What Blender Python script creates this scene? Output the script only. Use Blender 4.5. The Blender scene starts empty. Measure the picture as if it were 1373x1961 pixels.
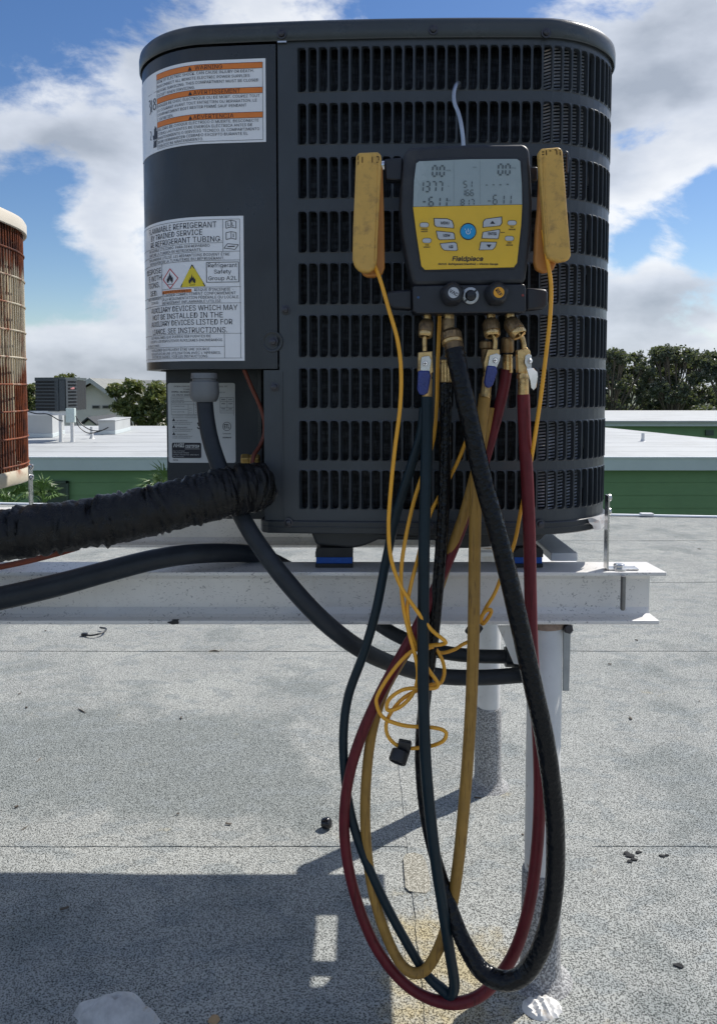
import bpy, math, random
from mathutils import Vector, Matrix, noise
random.seed(7)
R = math.radians
SC = bpy.context.scene
COL = SC.collection

# ------------------------------------------------------------------ camera
CAM_H = 0.945
FPX, PX0, PY0, PITCH = 1500.0, 686.5, 832.0, R(3.5)
cam_d = bpy.data.cameras.new("camera")
cam = bpy.data.objects.new("camera", cam_d); COL.objects.link(cam)
cam.location = (0, 0, CAM_H); cam.rotation_euler = (R(90) - PITCH, 0, 0)
cam_d.sensor_fit = 'HORIZONTAL'; cam_d.sensor_width = 36.0
cam_d.lens = FPX / 1373 * 36
cam_d.shift_y = (PY0 - 980.5) / 1373
cam_d.clip_start = 0.02; cam_d.clip_end = 3000
SC.camera = cam

# ------------------------------------------------------------------ world and sun
SUN_EL, SUN_AZ = R(48.5), R(50.5)
w = bpy.data.worlds.new("World"); SC.world = w; w.use_nodes = True
wn, wl = w.node_tree.nodes, w.node_tree.links
wn.clear()
def N(nt, t, **kw):
    n = nt.new(t)
    for k, v in kw.items(): setattr(n, k, v)
    return n
def WM(op, a, b=None, c=None, clamp=False):
    n = N(wn, 'ShaderNodeMath', operation=op); n.use_clamp = clamp
    for i, v in enumerate((a, b, c)):
        if v is None: continue
        if isinstance(v, (int, float)): n.inputs[i].default_value = v
        else: wl.new(v, n.inputs[i])
    return n.outputs[0]
sky = N(wn, 'ShaderNodeTexSky'); sky.sky_type = 'NISHITA'; sky.sun_disc = False
sky.sun_elevation = SUN_EL; sky.sun_rotation = SUN_AZ
sky.air_density = 1.0; sky.dust_density = 0.25; sky.ozone_density = 2.2
bg = N(wn, 'ShaderNodeBackground'); bg.inputs[1].default_value = 0.09
hs = N(wn, 'ShaderNodeHueSaturation'); hs.inputs['Saturation'].default_value = 1.22; hs.inputs['Hue'].default_value = .508
wl.new(sky.outputs[0], hs.inputs['Color']); wl.new(hs.outputs[0], bg.inputs[0])
tc = N(wn, 'ShaderNodeTexCoord')
mp = N(wn, 'ShaderNodeMapping'); mp.inputs['Scale'].default_value = (1, 1, 1.7)
mp.inputs['Location'].default_value = (3.1, 0.4, 1.9)
wl.new(tc.outputs['Generated'], mp.inputs[0])
n1 = N(wn, 'ShaderNodeTexNoise'); n1.inputs['Scale'].default_value = 3.4; n1.inputs['Detail'].default_value = 15
n1.inputs['Roughness'].default_value = 0.60; n1.inputs['Distortion'].default_value = 0.25
wl.new(mp.outputs[0], n1.inputs['Vector'])
n2 = N(wn, 'ShaderNodeTexNoise'); n2.inputs['Scale'].default_value = 4.2; n2.inputs['Detail'].default_value = 6
mp2 = N(wn, 'ShaderNodeMapping'); mp2.inputs['Scale'].default_value = (1, 1, 2.2); mp2.inputs['Location'].default_value = (7.0, 2.0, 0.07)
wl.new(tc.outputs['Generated'], mp2.inputs[0]); wl.new(mp2.outputs[0], n2.inputs['Vector'])
def pdir(px, py):
    u, v = (px - PX0) / FPX, (PY0 - py) / FPX
    d = Vector((u, math.cos(PITCH) + v * math.sin(PITCH), -math.sin(PITCH) + v * math.cos(PITCH)))
    return d
sz_ = N(wn, 'ShaderNodeSeparateXYZ'); wl.new(tc.outputs['Generated'], sz_.inputs[0])
low = N(wn, 'ShaderNodeMapRange'); low.interpolation_type = 'SMOOTHSTEP'; wl.new(sz_.outputs[2], low.inputs[0])
low.inputs[1].default_value = .20; low.inputs[2].default_value = 0.0; low.inputs[3].default_value = 0; low.inputs[4].default_value = .12
hz = N(wn, 'ShaderNodeMapRange'); hz.interpolation_type = 'SMOOTHSTEP'; wl.new(sz_.outputs[2], hz.inputs[0])
hz.inputs[1].default_value = .085; hz.inputs[2].default_value = 0.0; hz.inputs[3].default_value = 0; hz.inputs[4].default_value = .34
dens = WM('ADD', WM('MULTIPLY_ADD', n1.outputs['Fac'], 1.5, -.235), WM('ADD', low.outputs[0], hz.outputs[0]))
# cloud banks and clear gaps: centre direction, half-width (radians), height squash, weight
for (px, py, rad, wt) in [(130, 200, .115, .20), (235, 470, .07, .22), (110, 430, .05, -.0), (190, 680, .10, .16), (40, 640, .06, .10),
                          (50, 10, .09, -.30), (200, 15, .06, -.24), (50, 350, .055, -.34), (140, 335, .04, -.22), (110, 568, .055, -.34), (220, 600, .04, -.12), (30, 470, .04, -.16),
                          (1300, 90, .15, .2), (1270, 330, .10, .17), (1310, 560, .12, .18), (1190, 275, .026, -.22), (1255, 232, .03, -.22), (1370, 375, .03, -.2),
                          (1212, 470, .026, -.24), (1350, 480, .03, -.1), (1200, 620, .05, .05), (560, 10, .1, .15), (420, 0, .035, -.12), (1150, 20, .1, .15)]:
    c = pdir(px, py).normalized()
    vm = N(wn, 'ShaderNodeVectorMath', operation='DISTANCE'); wl.new(tc.outputs['Generated'], vm.inputs[0]); vm.inputs[1].default_value = c
    t = WM('MULTIPLY', vm.outputs['Value'], 1.0 / rad)
    t = WM('MULTIPLY', t, t)
    g = WM('POWER', 2.718, WM('MULTIPLY', t, -1.0))
    dens = WM('MULTIPLY_ADD', g, wt, dens)
cm = N(wn, 'ShaderNodeMapRange'); cm.interpolation_type = 'SMOOTHSTEP'
cm.inputs['From Min'].default_value = 0.50; cm.inputs['From Max'].default_value = 0.66
wl.new(dens, cm.inputs['Value'])
shade_ = n2.outputs['Fac']     # thick grey cloud bases
for (px, py, rad, wt) in [(1230, 80, .12, -.17), (210, 500, .06, -.13), (110, 240, .06, -.08), (1330, 560, .06, -.08), (200, 690, .07, -.05), (1310, 330, .08, .08)]:
    c = pdir(px, py).normalized()
    vm = N(wn, 'ShaderNodeVectorMath', operation='DISTANCE'); wl.new(tc.outputs['Generated'], vm.inputs[0]); vm.inputs[1].default_value = c
    t = WM('MULTIPLY', vm.outputs['Value'], 1.0 / rad)
    shade_ = WM('MULTIPLY_ADD', WM('POWER', 2.718, WM('MULTIPLY', WM('MULTIPLY', t, t), -1.0)), wt, shade_)
cr = N(wn, 'ShaderNodeValToRGB'); wl.new(WM('MULTIPLY_ADD', WM('SUBTRACT', dens, .55), -.22, shade_), cr.inputs[0])
e = cr.color_ramp.elements
e[0].position = .26; e[0].color = (.40, .45, .53, 1); e[1].position = .60; e[1].color = (.95, .97, 1.0, 1)
x = cr.color_ramp.elements.new(.42); x.color = (.66, .71, .80, 1)
bc = N(wn, 'ShaderNodeBackground'); bc.inputs[1].default_value = 0.84
wl.new(cr.outputs[0], bc.inputs[0])
ms = N(wn, 'ShaderNodeMixShader'); wl.new(WM('MULTIPLY', cm.outputs[0], .94), ms.inputs[0])
wl.new(bg.outputs[0], ms.inputs[1]); wl.new(bc.outputs[0], ms.inputs[2])
wo = N(wn, 'ShaderNodeOutputWorld'); wl.new(ms.outputs[0], wo.inputs[0])

sun_d = bpy.data.lights.new("sun", 'SUN'); sun_d.energy = 4.3; sun_d.angle = R(0.53); sun_d.color = (1, .955, .89)
sun = bpy.data.objects.new("sun", sun_d); COL.objects.link(sun)
SV = Vector((math.sin(SUN_AZ) * math.cos(SUN_EL), math.cos(SUN_AZ) * math.cos(SUN_EL), math.sin(SUN_EL)))
sun.rotation_euler = SV.to_track_quat('Z', 'Y').to_euler()
SC.view_settings.view_transform = 'Standard'; SC.view_settings.look = 'None'
SC.view_settings.exposure = 0.28; SC.view_settings.gamma = 1.0; SC.view_settings.use_curve_mapping = False

# ------------------------------------------------------------------ helpers
CAMP = Vector((0, 0, CAM_H))
def P(px, py, D):
    d = pdir(px, py); return CAMP + d * (D / d.y)
def G(px, py, z=0.0):
    d = pdir(px, py); return CAMP + d * ((z - CAM_H) / d.z)

class MB:
    def __init__(s): s.v = []; s.f = []; s.m = []
    def add(s, vs, fs, mi=0):
        b = len(s.v); s.v += [Vector(p) for p in vs]
        for f in fs: s.f.append([i + b for i in f]); s.m.append(mi)
        return b
    def box(s, c, d, rot=None, mi=0):
        c = Vector(c); hx, hy, hz = d[0] / 2, d[1] / 2, d[2] / 2
        vs = [Vector((x, y, z)) for z in (-hz, hz) for (x, y) in ((-hx, -hy), (hx, -hy), (hx, hy), (-hx, hy))]
        if rot is not None: vs = [rot @ q for q in vs]
        s.add([c + q for q in vs], [(3, 2, 1, 0), (4, 5, 6, 7), (0, 1, 5, 4), (1, 2, 6, 5), (2, 3, 7, 6), (3, 0, 4, 7)], mi)
    def bb(s, a, b, mi=0):
        s.box([(a[i] + b[i]) / 2 for i in range(3)], [abs(b[i] - a[i]) for i in range(3)], None, mi)
    def prism(s, pts, vec, mi=0, caps=True):
        n = len(pts); pts = [Vector(p) for p in pts]; vec = Vector(vec)
        b = s.add(pts + [p + vec for p in pts], [], mi)
        for i in range(n):
            j = (i + 1) % n; s.f.append([b + i, b + j, b + n + j, b + n + i]); s.m.append(mi)
        if caps:
            s.f.append([b + i for i in range(n)][::-1]); s.m.append(mi); s.f.append([b + n + i for i in range(n)]); s.m.append(mi)
    def lathe(s, o, ax, prof, n=20, mi=0, cap=True, rfun=None):
        # prof: list of (dist along axis, radius)
        o = Vector(o); ax = Vector(ax).normalized()
        a = ax.orthogonal().normalized(); c = ax.cross(a)
        b = len(s.v)
        for k, (h, r) in enumerate(prof):
            for i in range(n):
                t = 2 * math.pi * i / n; rr = r * (rfun(k, i) if rfun else 1)
                s.v.append(o + ax * h + a * (rr * math.cos(t)) + c * (rr * math.sin(t)))
        for k in range(len(prof) - 1):
            for i in range(n):
                j = (i + 1) % n
                s.f.append([b + k * n + i, b + k * n + j, b + (k + 1) * n + j, b + (k + 1) * n + i]); s.m.append(mi)
        if cap:
            s.f.append([b + i for i in range(n)][::-1]); s.m.append(mi)
            q = b + (len(prof) - 1) * n; s.f.append([q + i for i in range(n)]); s.m.append(mi)
    def tube(s, pts, r, n=12, mi=0, sub=6, rad=None, cap=True):
        """pts: Vectors; r: number or list; rad(k_float, angle, pos)->multiplier"""
        rs = r if isinstance(r, (list, tuple)) else [r] * len(pts)
        if sub > 1: path, rr = crom(pts, rs, sub)
        else: path, rr = [Vector(p) for p in pts], list(rs)
        b = len(s.v); prev = None; L = 0
        for k, p in enumerate(path):
            t = (path[min(k + 1, len(path) - 1)] - path[max(k - 1, 0)]).normalized()
            if prev is None: a = t.orthogonal().normalized()
            else:
                a = prev - t * prev.dot(t); a.normalize()
            prev = a; c = t.cross(a)
            if k: L += (p - path[k - 1]).length
            for i in range(n):
                th = 2 * math.pi * i / n
                m = rad(L, th, p) if rad else 1
                s.v.append(p + (a * math.cos(th) + c * math.sin(th)) * rr[k] * m)
        for k in range(len(path) - 1):
            for i in range(n):
                j = (i + 1) % n
                s.f.append([b + k * n + i, b + k * n + j, b + (k + 1) * n + j, b + (k + 1) * n + i]); s.m.append(mi)
        if cap:
            s.f.append([b + i for i in range(n)][::-1]); s.m.append(mi)
            q = b + (len(path) - 1) * n; s.f.append([q + i for i in range(n)]); s.m.append(mi)
    def grid(s, fn, nu, nv, mi=0, flip=False):
        b = len(s.v)
        for j in range(nv + 1):
            for i in range(nu + 1): s.v.append(Vector(fn(i / nu, j / nv)))
        for j in range(nv):
            for i in range(nu):
                q = [b + j * (nu + 1) + i, b + j * (nu + 1) + i + 1, b + (j + 1) * (nu + 1) + i + 1, b + (j + 1) * (nu + 1) + i]
                s.f.append(q[::-1] if flip else q); s.m.append(mi)

def crom(pts, rs, sub):
    pts = [Vector(p) for p in pts]; P_ = [pts[0] * 2 - pts[1]] + pts + [pts[-1] * 2 - pts[-2]]
    R_ = [rs[0]] + list(rs) + [rs[-1]]
    out, ro = [], []
    for i in range(1, len(P_) - 2):
        p0, p1, p2, p3 = P_[i - 1:i + 3]
        # centripetal spacing for even curves
        for k in range(sub):
            t = k / sub
            out.append(.5 * ((2 * p1) + (p2 - p0) * t + (2 * p0 - 5 * p1 + 4 * p2 - p3) * t * t + (3 * p1 - p0 - 3 * p2 + p3) * t ** 3))
            ro.append(R_[i] * (1 - t) + R_[i + 1] * t)
    out.append(pts[-1]); ro.append(rs[-1])
    return out, ro

ROOTM = {}
def obj(name, mb, mats, parent=None, world=True, smooth=None, bevel=0, solid=0, seg=2):
    me = bpy.data.meshes.new(name)
    vs = mb.v
    if parent is not None and world:
        inv = wmat(parent).inverted(); vs = [inv @ p for p in vs]
    me.from_pydata([tuple(p) for p in vs], [], mb.f)
    if not isinstance(mats, (list, tuple)): mats = [mats]
    for m in mats: me.materials.append(m)
    if len(mats) > 1: me.polygons.foreach_set('material_index', mb.m)
    if smooth is not None:
        me.shade_smooth(); me.set_sharp_from_angle(angle=R(smooth))
    o = bpy.data.objects.new(name, me); COL.objects.link(o)
    if parent is not None: o.parent = parent
    if bevel:
        b = o.modifiers.new("bevel", 'BEVEL'); b.width = bevel; b.segments = seg; b.limit_method = 'ANGLE'; b.angle_limit = R(35)
    me.update()
    return o
def wmat(o):
    m = Matrix.LocRotScale(o.location, o.rotation_euler, None)
    return wmat(o.parent) @ m if o.parent else m
def tag(o, label, cat, group=None, kind=None):
    if label: o['label'] = label
    if cat: o['category'] = cat
    if group: o['group'] = group
    if kind: o['kind'] = kind
    return o
def thing(name, label, cat, loc=(0, 0, 0), rz=0, group=None):
    o = bpy.data.objects.new(name, None); COL.objects.link(o); o.empty_display_size = .05
    o.location = loc; o.rotation_euler = (0, 0, rz)
    return tag(o, label, cat, group)

# ------------------------------------------------------------------ materials
class NT:
    def __init__(s, name):
        s.m = bpy.data.materials.new(name); s.m.use_nodes = True
        s.n = s.m.node_tree.nodes; s.l = s.m.node_tree.links
        s.b = s.n['Principled BSDF']
        s.tc = s.n.new('ShaderNodeTexCoord').outputs['Object']
    def mapping(s, sc=(1, 1, 1), rot=(0, 0, 0), loc=(0, 0, 0)):
        m = s.n.new('ShaderNodeMapping'); m.inputs['Scale'].default_value = sc; m.inputs['Rotation'].default_value = rot
        m.inputs['Location'].default_value = loc
        s.l.new(s.tc, m.inputs[0]); return m.outputs[0]
    def noise(s, scale, detail=4, rough=.5, vec=None, dist=0):
        t = s.n.new('ShaderNodeTexNoise'); t.inputs['Scale'].default_value = scale; t.inputs['Detail'].default_value = detail
        t.inputs['Roughness'].default_value = rough; t.inputs['Distortion'].default_value = dist
        s.l.new(vec if vec is not None else s.tc, t.inputs['Vector']); return t.outputs['Fac']
    def voro(s, scale, feature='F1', vec=None, out='Distance'):
        t = s.n.new('ShaderNodeTexVoronoi'); t.feature = feature; t.inputs['Scale'].default_value = scale
        s.l.new(vec if vec is not None else s.tc, t.inputs['Vector']); return t.outputs[out]
    def rng(s, v, a, b, c=0, d=1, smooth=False):
        t = s.n.new('ShaderNodeMapRange')
        if smooth: t.interpolation_type = 'SMOOTHSTEP'
        for i, q in enumerate((a, b, c, d)): t.inputs[i + 1].default_value = q
        s.l.new(v, t.inputs[0]); return t.outputs[0]
    def math(s, op, a, b=0.0, clamp=False):
        t = s.n.new('ShaderNodeMath'); t.operation = op; t.use_clamp = clamp
        for i, q in enumerate((a, b)):
            if isinstance(q, (int, float)): t.inputs[i].default_value = q
            else: s.l.new(q, t.inputs[i])
        return t.outputs[0]
    def mix(s, f, a, b):
        t = s.n.new('ShaderNodeMix'); t.data_type = 'RGBA'
        for sock, q in ((t.inputs[0], f), (t.inputs[6], a), (t.inputs[7], b)):
            if isinstance(q, (int, float)): sock.default_value = q
            elif isinstance(q, tuple): sock.default_value = (*q, 1)
            else: s.l.new(q, sock)
        return t.outputs[2]
    def sep(s):
        t = s.n.new('ShaderNodeSeparateXYZ'); s.l.new(s.tc, t.inputs[0]); return t.outputs
    def col(s, c):
        if isinstance(c, tuple): s.b.inputs['Base Color'].default_value = (*c, 1)
        else: s.l.new(c, s.b.inputs['Base Color'])
    def rough(s, r):
        if isinstance(r, (int, float)): s.b.inputs['Roughness'].default_value = r
        else: s.l.new(r, s.b.inputs['Roughness'])
    def bump(s, h, strength=.3, dist=.001):
        t = s.n.new('ShaderNodeBump'); t.inputs['Strength'].default_value = strength; t.inputs['Distance'].default_value = dist
        s.l.new(h, t.inputs['Height']); s.l.new(t.outputs[0], s.b.inputs['Normal'])

def mat(name, c, rough=.5, metal=0, var=.12, vs=40, bump=0, bs=300, dirt=None, ds=12, dr=(.52, .7), spec=None, coat=0):
    k = NT(name)
    base = k.mix(k.rng(k.noise(vs, 5, .6), .3, .7), tuple(x * (1 - var) for x in c), tuple(min(1, x * (1 + var)) for x in c))
    if dirt: base = k.mix(k.rng(k.noise(ds, 8, .65), dr[0], dr[1], 0, .85), base, dirt)
    k.col(base); k.rough(k.rng(k.noise(vs * .7, 4, .6), .3, .7, max(.03, rough - .07), min(1, rough + .1)))
    k.b.inputs['Metallic'].default_value = metal
    if spec is not None: k.b.inputs['Specular IOR Level'].default_value = spec
    if coat: k.b.inputs['Coat Weight'].default_value = coat; k.b.inputs['Coat Roughness'].default_value = .15
    if bump: k.bump(k.noise(bs, 4, .6), bump, .001)
    return k.m
# ------------------------------------------------------------------ materials used in the setting
def roof_mat():
    k = NT("granule_cap_sheet")
    g1 = k.noise(330, 2, .55, dist=.6); g2 = k.voro(400)
    gsum = k.math('ADD', k.math('MULTIPLY', g1, .75), k.math('MULTIPLY', g2, .45))
    gr = k.rng(gsum, .44, .67, 0, 1, True)
    light = k.mix(k.rng(k.noise(3, 6, .6), .35, .65), (.465, .475, .445), (.385, .397, .378))
    c = k.mix(gr, (.085, .089, .084), light)
    xyz = k.sep()
    def blob(cx_, cy_, rx, ry, amt):
        dx = k.math('DIVIDE', k.math('SUBTRACT', xyz[0], cx_), rx); dy = k.math('DIVIDE', k.math('SUBTRACT', xyz[1], cy_), ry)
        return k.rng(k.math('ADD', k.math('MULTIPLY', dx, dx), k.math('MULTIPLY', dy, dy)), 1.0, 0.0, 0, amt, True)
    wet = k.math('ADD', blob(-.62, 1.95, .85, .36, .22), blob(-.30, 1.72, .40, .20, .14))
    wet = k.math('ADD', wet, blob(.95, 1.75, .5, .4, .08)); wet = k.math('ADD', wet, blob(-.12, .98, .30, .2, .3))
    big = k.rng(k.math('ADD', k.noise(2.8, 8, .66), wet), .50, .66, 0, .72, True)
    c = k.mix(big, c, k.mix(gr, (.038, .046, .046), (.25, .275, .268)))
    ell = k.mapping((1.0, 1.6, 1), loc=(2.2, .3, 0))
    sp = k.rng(k.noise(11, 2, .4, vec=ell), .555, .60, 0, .6, True)
    c = k.mix(sp, c, k.mix(gr, (.06, .068, .070), (.33, .355, .35)))
    yl = k.rng(k.math('ADD', k.noise(7, 8, .7, vec=k.mapping(loc=(4, 2, 0))), k.math('ADD', blob(.14, 1.22, .18, .26, .26), blob(.42, 1.0, .22, .16, .12))), .64, .82, 0, .8)
    c = k.mix(yl, c, k.mix(gr, (.10, .075, .03), (.50, .42, .24)))
    k.col(c); k.rough(.92); k.b.inputs['Specular IOR Level'].default_value = .15
    k.bump(k.math('ADD', gr, k.math('MULTIPLY', k.noise(14, 3), 1.5)), .6, .0022)
    return k.m
M_roof = roof_mat()
def boot_mat():
    k = NT("coated_granule_boot")
    gr = k.rng(k.noise(300, 3, .65), .42, .6, 0, 1, True)
    c = k.mix(gr, (.16, .16, .16), (.50, .50, .49)); k.col(c); k.rough(.85); k.bump(gr, .5, .002)
    return k.m
M_boot = boot_mat()
def alum_mat():
    k = NT("pitted_aluminium_paint")
    base = k.mix(k.rng(k.noise(7, 6, .6), .35, .65), (.70, .68, .65), (.79, .775, .745))
    st = k.mapping((1, 1, 1.6), rot=(0, .6, 0))
    pits = k.rng(k.noise(165, 2, .4, vec=st, dist=1.4), .62, .68, 0, .8)
    pm = k.rng(k.noise(4.5, 3), .40, .60, .12, 1)
    c = k.mix(k.math('MULTIPLY', pits, pm), base, (.17, .165, .17))
    drip = k.rng(k.noise(22, 4, .6, vec=k.mapping((1, 1, .08))), .6, .75, 0, .35)
    c = k.mix(drip, c, (.42, .36, .26))
    k.col(c); k.rough(.42); k.b.inputs['Metallic'].default_value = .15; k.bump(k.noise(60, 4), .12, .001)
    return k.m
M_alum = alum_mat()
M_alum2 = mat("weathered_white_paint", (.70, .71, .71), .5, 0, .1, 12, .15, 150, dirt=(.30, .22, .13), ds=25, dr=(.60, .75))
M_pipe = mat("painted_steel_pipe", (.64, .635, .615), .42, .1, .10, 12, .12, 90, dirt=(.25, .19, .13), ds=60, dr=(.64, .72))
M_white = mat("white_membrane", (.47, .485, .48), .7, 0, .05, 1.5, .05, 20, dirt=(.36, .37, .36), ds=.9, dr=(.48, .72))
M_fascia = mat("white_painted_fascia", (.56, .61, .61), .5, 0, .04, 3)
M_green = mat("green_painted_siding", (.155, .27, .125), .6, 0, .08, 2, .1, 40)
M_greend = mat("dark_green_shutter", (.06, .085, .065), .5, 0, .08, 2)
M_beige = mat("beige_stucco", (.70, .665, .56), .8, 0, .05, 1)
M_shingle = mat("grey_shingle", (.24, .245, .23), .85, 0, .12, 4)
M_glass = mat("dark_window_glass", (.02, .025, .025), .12)
def leafmat(name, c):
    k = NT(name)
    cc = k.mix(k.rng(k.noise(1.1, 4), .3, .7), tuple(x * .7 for x in c), tuple(x * 1.35 for x in c)); k.col(cc); k.rough(.45)
    tr = k.n.new('ShaderNodeBsdfTranslucent'); k.l.new(k.mix(.5, cc, (.25, .30, .05)), tr.inputs[0]); mx = k.n.new('ShaderNodeMixShader'); mx.inputs[0].default_value = .3
    k.l.new(k.b.outputs[0], mx.inputs[1]); k.l.new(tr.outputs[0], mx.inputs[2]); k.l.new(mx.outputs[0], k.n['Material Output'].inputs[0]); return k.m
M_leaf = [leafmat("leaf_green_%s" % n, c) for n, c in (("mid", (.15, .18, .055)), ("olive", (.21, .21, .08)), ("dark", (.08, .11, .045)))]
M_leafr = [leafmat("hazed_oak_leaf_%s" % n, c) for n, c in (("mid", (.085, .105, .070)), ("grey", (.12, .135, .105)), ("dark", (.050, .066, .048)))]  # distance haze is mixed into these greyed leaf colours
M_bark = mat("bark", (.11, .09, .07), .9, 0, .3, 6, .5, 20)
M_palm = mat("palm_frond", (.10, .17, .04), .4, 0, .3, 3, spec=.6)
M_steel = mat("zinc_plated_steel", (.62, .62, .62), .25, 1, .08, 60, .08, 200)
M_screw = mat("dark_screw_steel", (.07, .07, .08), .35, .8, .1, 60)
M_blk = mat("black_plastic", (.014, .015, .018), .42, 0, .15, 40, .1, 200)
M_rub = mat("black_rubber", (.016, .017, .018), .6, 0, .2, 60, .2, 250)
M_grass = mat("lawn_ground", (.06, .08, .035), .9, 0, .25, .05)

# ------------------------------------------------------------------ ground far below and our roof
mb = MB(); mb.add([(-900, -900, -4.2), (900, -900, -4.2), (900, 1500, -4.2), (-900, 1500, -4.2)], [(0, 1, 2, 3)])
tag(obj('ground', mb, M_grass), 'distant lawn and streets below the roofs', None, kind='structure')

EL, ER = G(40, 966), G(1320, 990)       # far edge of this roof
def edge_y(x): return EL.y + (ER.y - EL.y) * (x - EL.x) / (ER.x - EL.x)
roof = thing('roof', 'light grey granule surfaced flat roof', None, (0, 0, 0)); roof['kind'] = 'structure'
mb = MB(); XL, XR = -7.0, 7.0
mb.prism([(XL, -2.6, -.02), (XR, -2.6, -.02), (XR, edge_y(XR), -.02), (XL, edge_y(XL), -.02)], (0, 0, -.25))
obj('roof_deck', mb, M_fascia, roof)
mb = MB(); mb.prism([(XL + .05, -2.5, -.271), (XR - .05, -2.5, -.271), (XR - .05, edge_y(XR) - .3, -.271), (XL + .05, edge_y(XL) - .3, -.271)], (0, 0, -3.9))
obj('building_wall', mb, M_green, roof)
seams = [-2.6, -1.50, -.50, .53, 1.555, 2.745, 3.735, 4.755, None]
for i in range(len(seams) - 1):
    y0, y1 = seams[i], seams[i + 1]
    mb = MB(); n = 260
    def yn(x): return y0 + .007 * (noise.noise((x * 3, y0 * 7, 0)) + .5 * noise.noise((x * 14, y0 * 7, 3)))
    vs = []
    for k in range(n + 1):
        x = XL + (XR - XL) * k / n
        yy = yn(x) if i else y0
        ye = (y1 + .08) if y1 is not None else edge_y(x) - .015
        lift = .0009 * (1 + noise.noise((x * 5, y0, 9)))
        vs += [(x, yy, -.010), (x, yy, .0009 + lift * .6), (x, yy + .05, .0006), (x, ye - .085, .0), (x, ye, -.004 if y1 is not None else 0)]
    fs = []
    for k in range(n):
        for j in range(4):
            a = k * 5 + j; fs.append((a, a + 5, a + 6, a + 1))
    mb.add(vs, fs)
    obj('membrane_sheet', mb, M_roof, roof, smooth=40)
# flashing patch laid round the two pipe posts
mb = MB(); n = 60; ring = []
x0, x1, y0, y1 = .10, .478, .78, 2.02
def jig(a, b, m):
    return [(a[0] + (b[0] - a[0]) * t / m + .004 * noise.noise((t * 1.7, a[0] * 9, a[1] * 9)), a[1] + (b[1] - a[1]) * t / m + .004 * noise.noise((t * 1.3, a[1] * 9, 4)) ) for t in range(m)]
for a, b in (((x0, y0), (x1, y0)), ((x1, y0), (x1, y1)), ((x1, y1), (x0, y1)), ((x0, y1), (x0, y0))): ring += jig(a, b, 40)
mb.prism([(p[0], p[1], .0023) for p in ring][::1], (0, 0, -.0022))
obj('flashing_patch', mb, M_roof, roof)
mb = MB()
mb.prism([(.088, 1.42, .0035), (.095, 1.408, .0035), (.125, 1.402, .0035), (.134, 1.412, .0035), (.137, 1.44, .0035), (.134, 1.50, .0035), (.128, 1.522, .0035), (.112, 1.530, .0035), (.095, 1.526, .0035), (.089, 1.51, .0035)], (0, 0, -.0009))
k_ = NT("pale_patch_mastic"); g_ = k_.rng(k_.noise(330, 3, .6), .45, .62)
k_.col(k_.mix(g_, (.16, .15, .115), (.62, .60, .52))); k_.rough(.9); k_.bump(g_, .4, .002)
obj('repair_patch', mb, k_.m, roof, bevel=.002)
mb = MB()
for a, b in ((XL, XR),):
    vs = []
    for k in range(41):
        x = a + (b - a) * k / 40; y = edge_y(x)
        vs += [(x, y - .03, .004), (x, y - .028, .014), (x, y + .004, .014), (x, y + .006, -.10)]
    fs = []
    for k in range(40):
        for j in range(3): q = k * 4 + j; fs.append((q, q + 4, q + 5, q + 1))
    mb.add(vs, fs)
obj('drip_edge', mb, mat("drip_edge_metal", (.82, .83, .84), .35, .1, .03, 3), roof)
# small joint clips along the edge
for px in (1242,):
    c = G(px, 991); mb = MB(); mb.box((c.x, edge_y(c.x) - .02, .02), (.09, .05, .012)); obj('edge_clip', mb, M_alum2, roof, bevel=.003)

# ------------------------------------------------------------------ support frame
def ibeam(name, x0, x1, xb, yc, zt, zb, fw, label):
    t = thing(name, label, 'beam', ((x0 + x1) / 2, yc, zb), 0, 'white aluminium beams under the units')
    th = .006
    m1 = MB(); m1.prism([(x0, yc - fw / 2, zt - th), (x1, yc - fw / 2, zt - th), (x1 - .004, yc + fw / 2, zt - th), (x0, yc + fw / 2, zt - th)], (0, 0, th)); obj('top_flange', m1, M_alum, t, bevel=.001)
    m2 = MB(); m2.bb((x0, yc - .003, zb + th), (xb, yc + .003, zt - th)); obj('web', m2, M_alum, t)
    m3 = MB(); m3.bb((x0, yc - fw / 2, zb), (xb + .004, yc + fw / 2, zb + th)); obj('bottom_flange', m3, M_alum, t, bevel=.001)
    m4 = MB()
    for z, s in ((zb + th, 1), (zt - th, -1)):
        for d in (-1, 1):
            pr = [(0, 0), (.012 * d, 0), (.006 * d, .003 * s), (.0 * d, .012 * s)]
            m4.prism([(x0 + .001, yc + .003 * d + q[0], z + q[1]) for q in pr], (xb - x0 - .002, 0, 0))
    obj('web_fillet', m4, M_alum, t)
    return t
ibeam('support_beam', -2.3, .462, .449, 1.195, .667, .587, .07, 'long white speckled metal beam carrying the dark unit in front')
ibeam('support_beam', -2.3, P(1067, 1030, 1.76).x, P(1067, 1030, 1.76).x - .004, 1.76, .667, .587, .07, 'rear white metal beam half hidden behind the dark unit')
mb = MB(); xa, xb_ = P(1054, 1063, 1.235).x, P(1105, 1063, 1.235).x
mb.bb((xa, 1.231, .6675), (xb_, 1.79, .681))
tag(obj('cross_plate', mb, M_alum2, bevel=.0015), 'flat white crosswise plate behind the front beam under the unit', 'plate')

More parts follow.
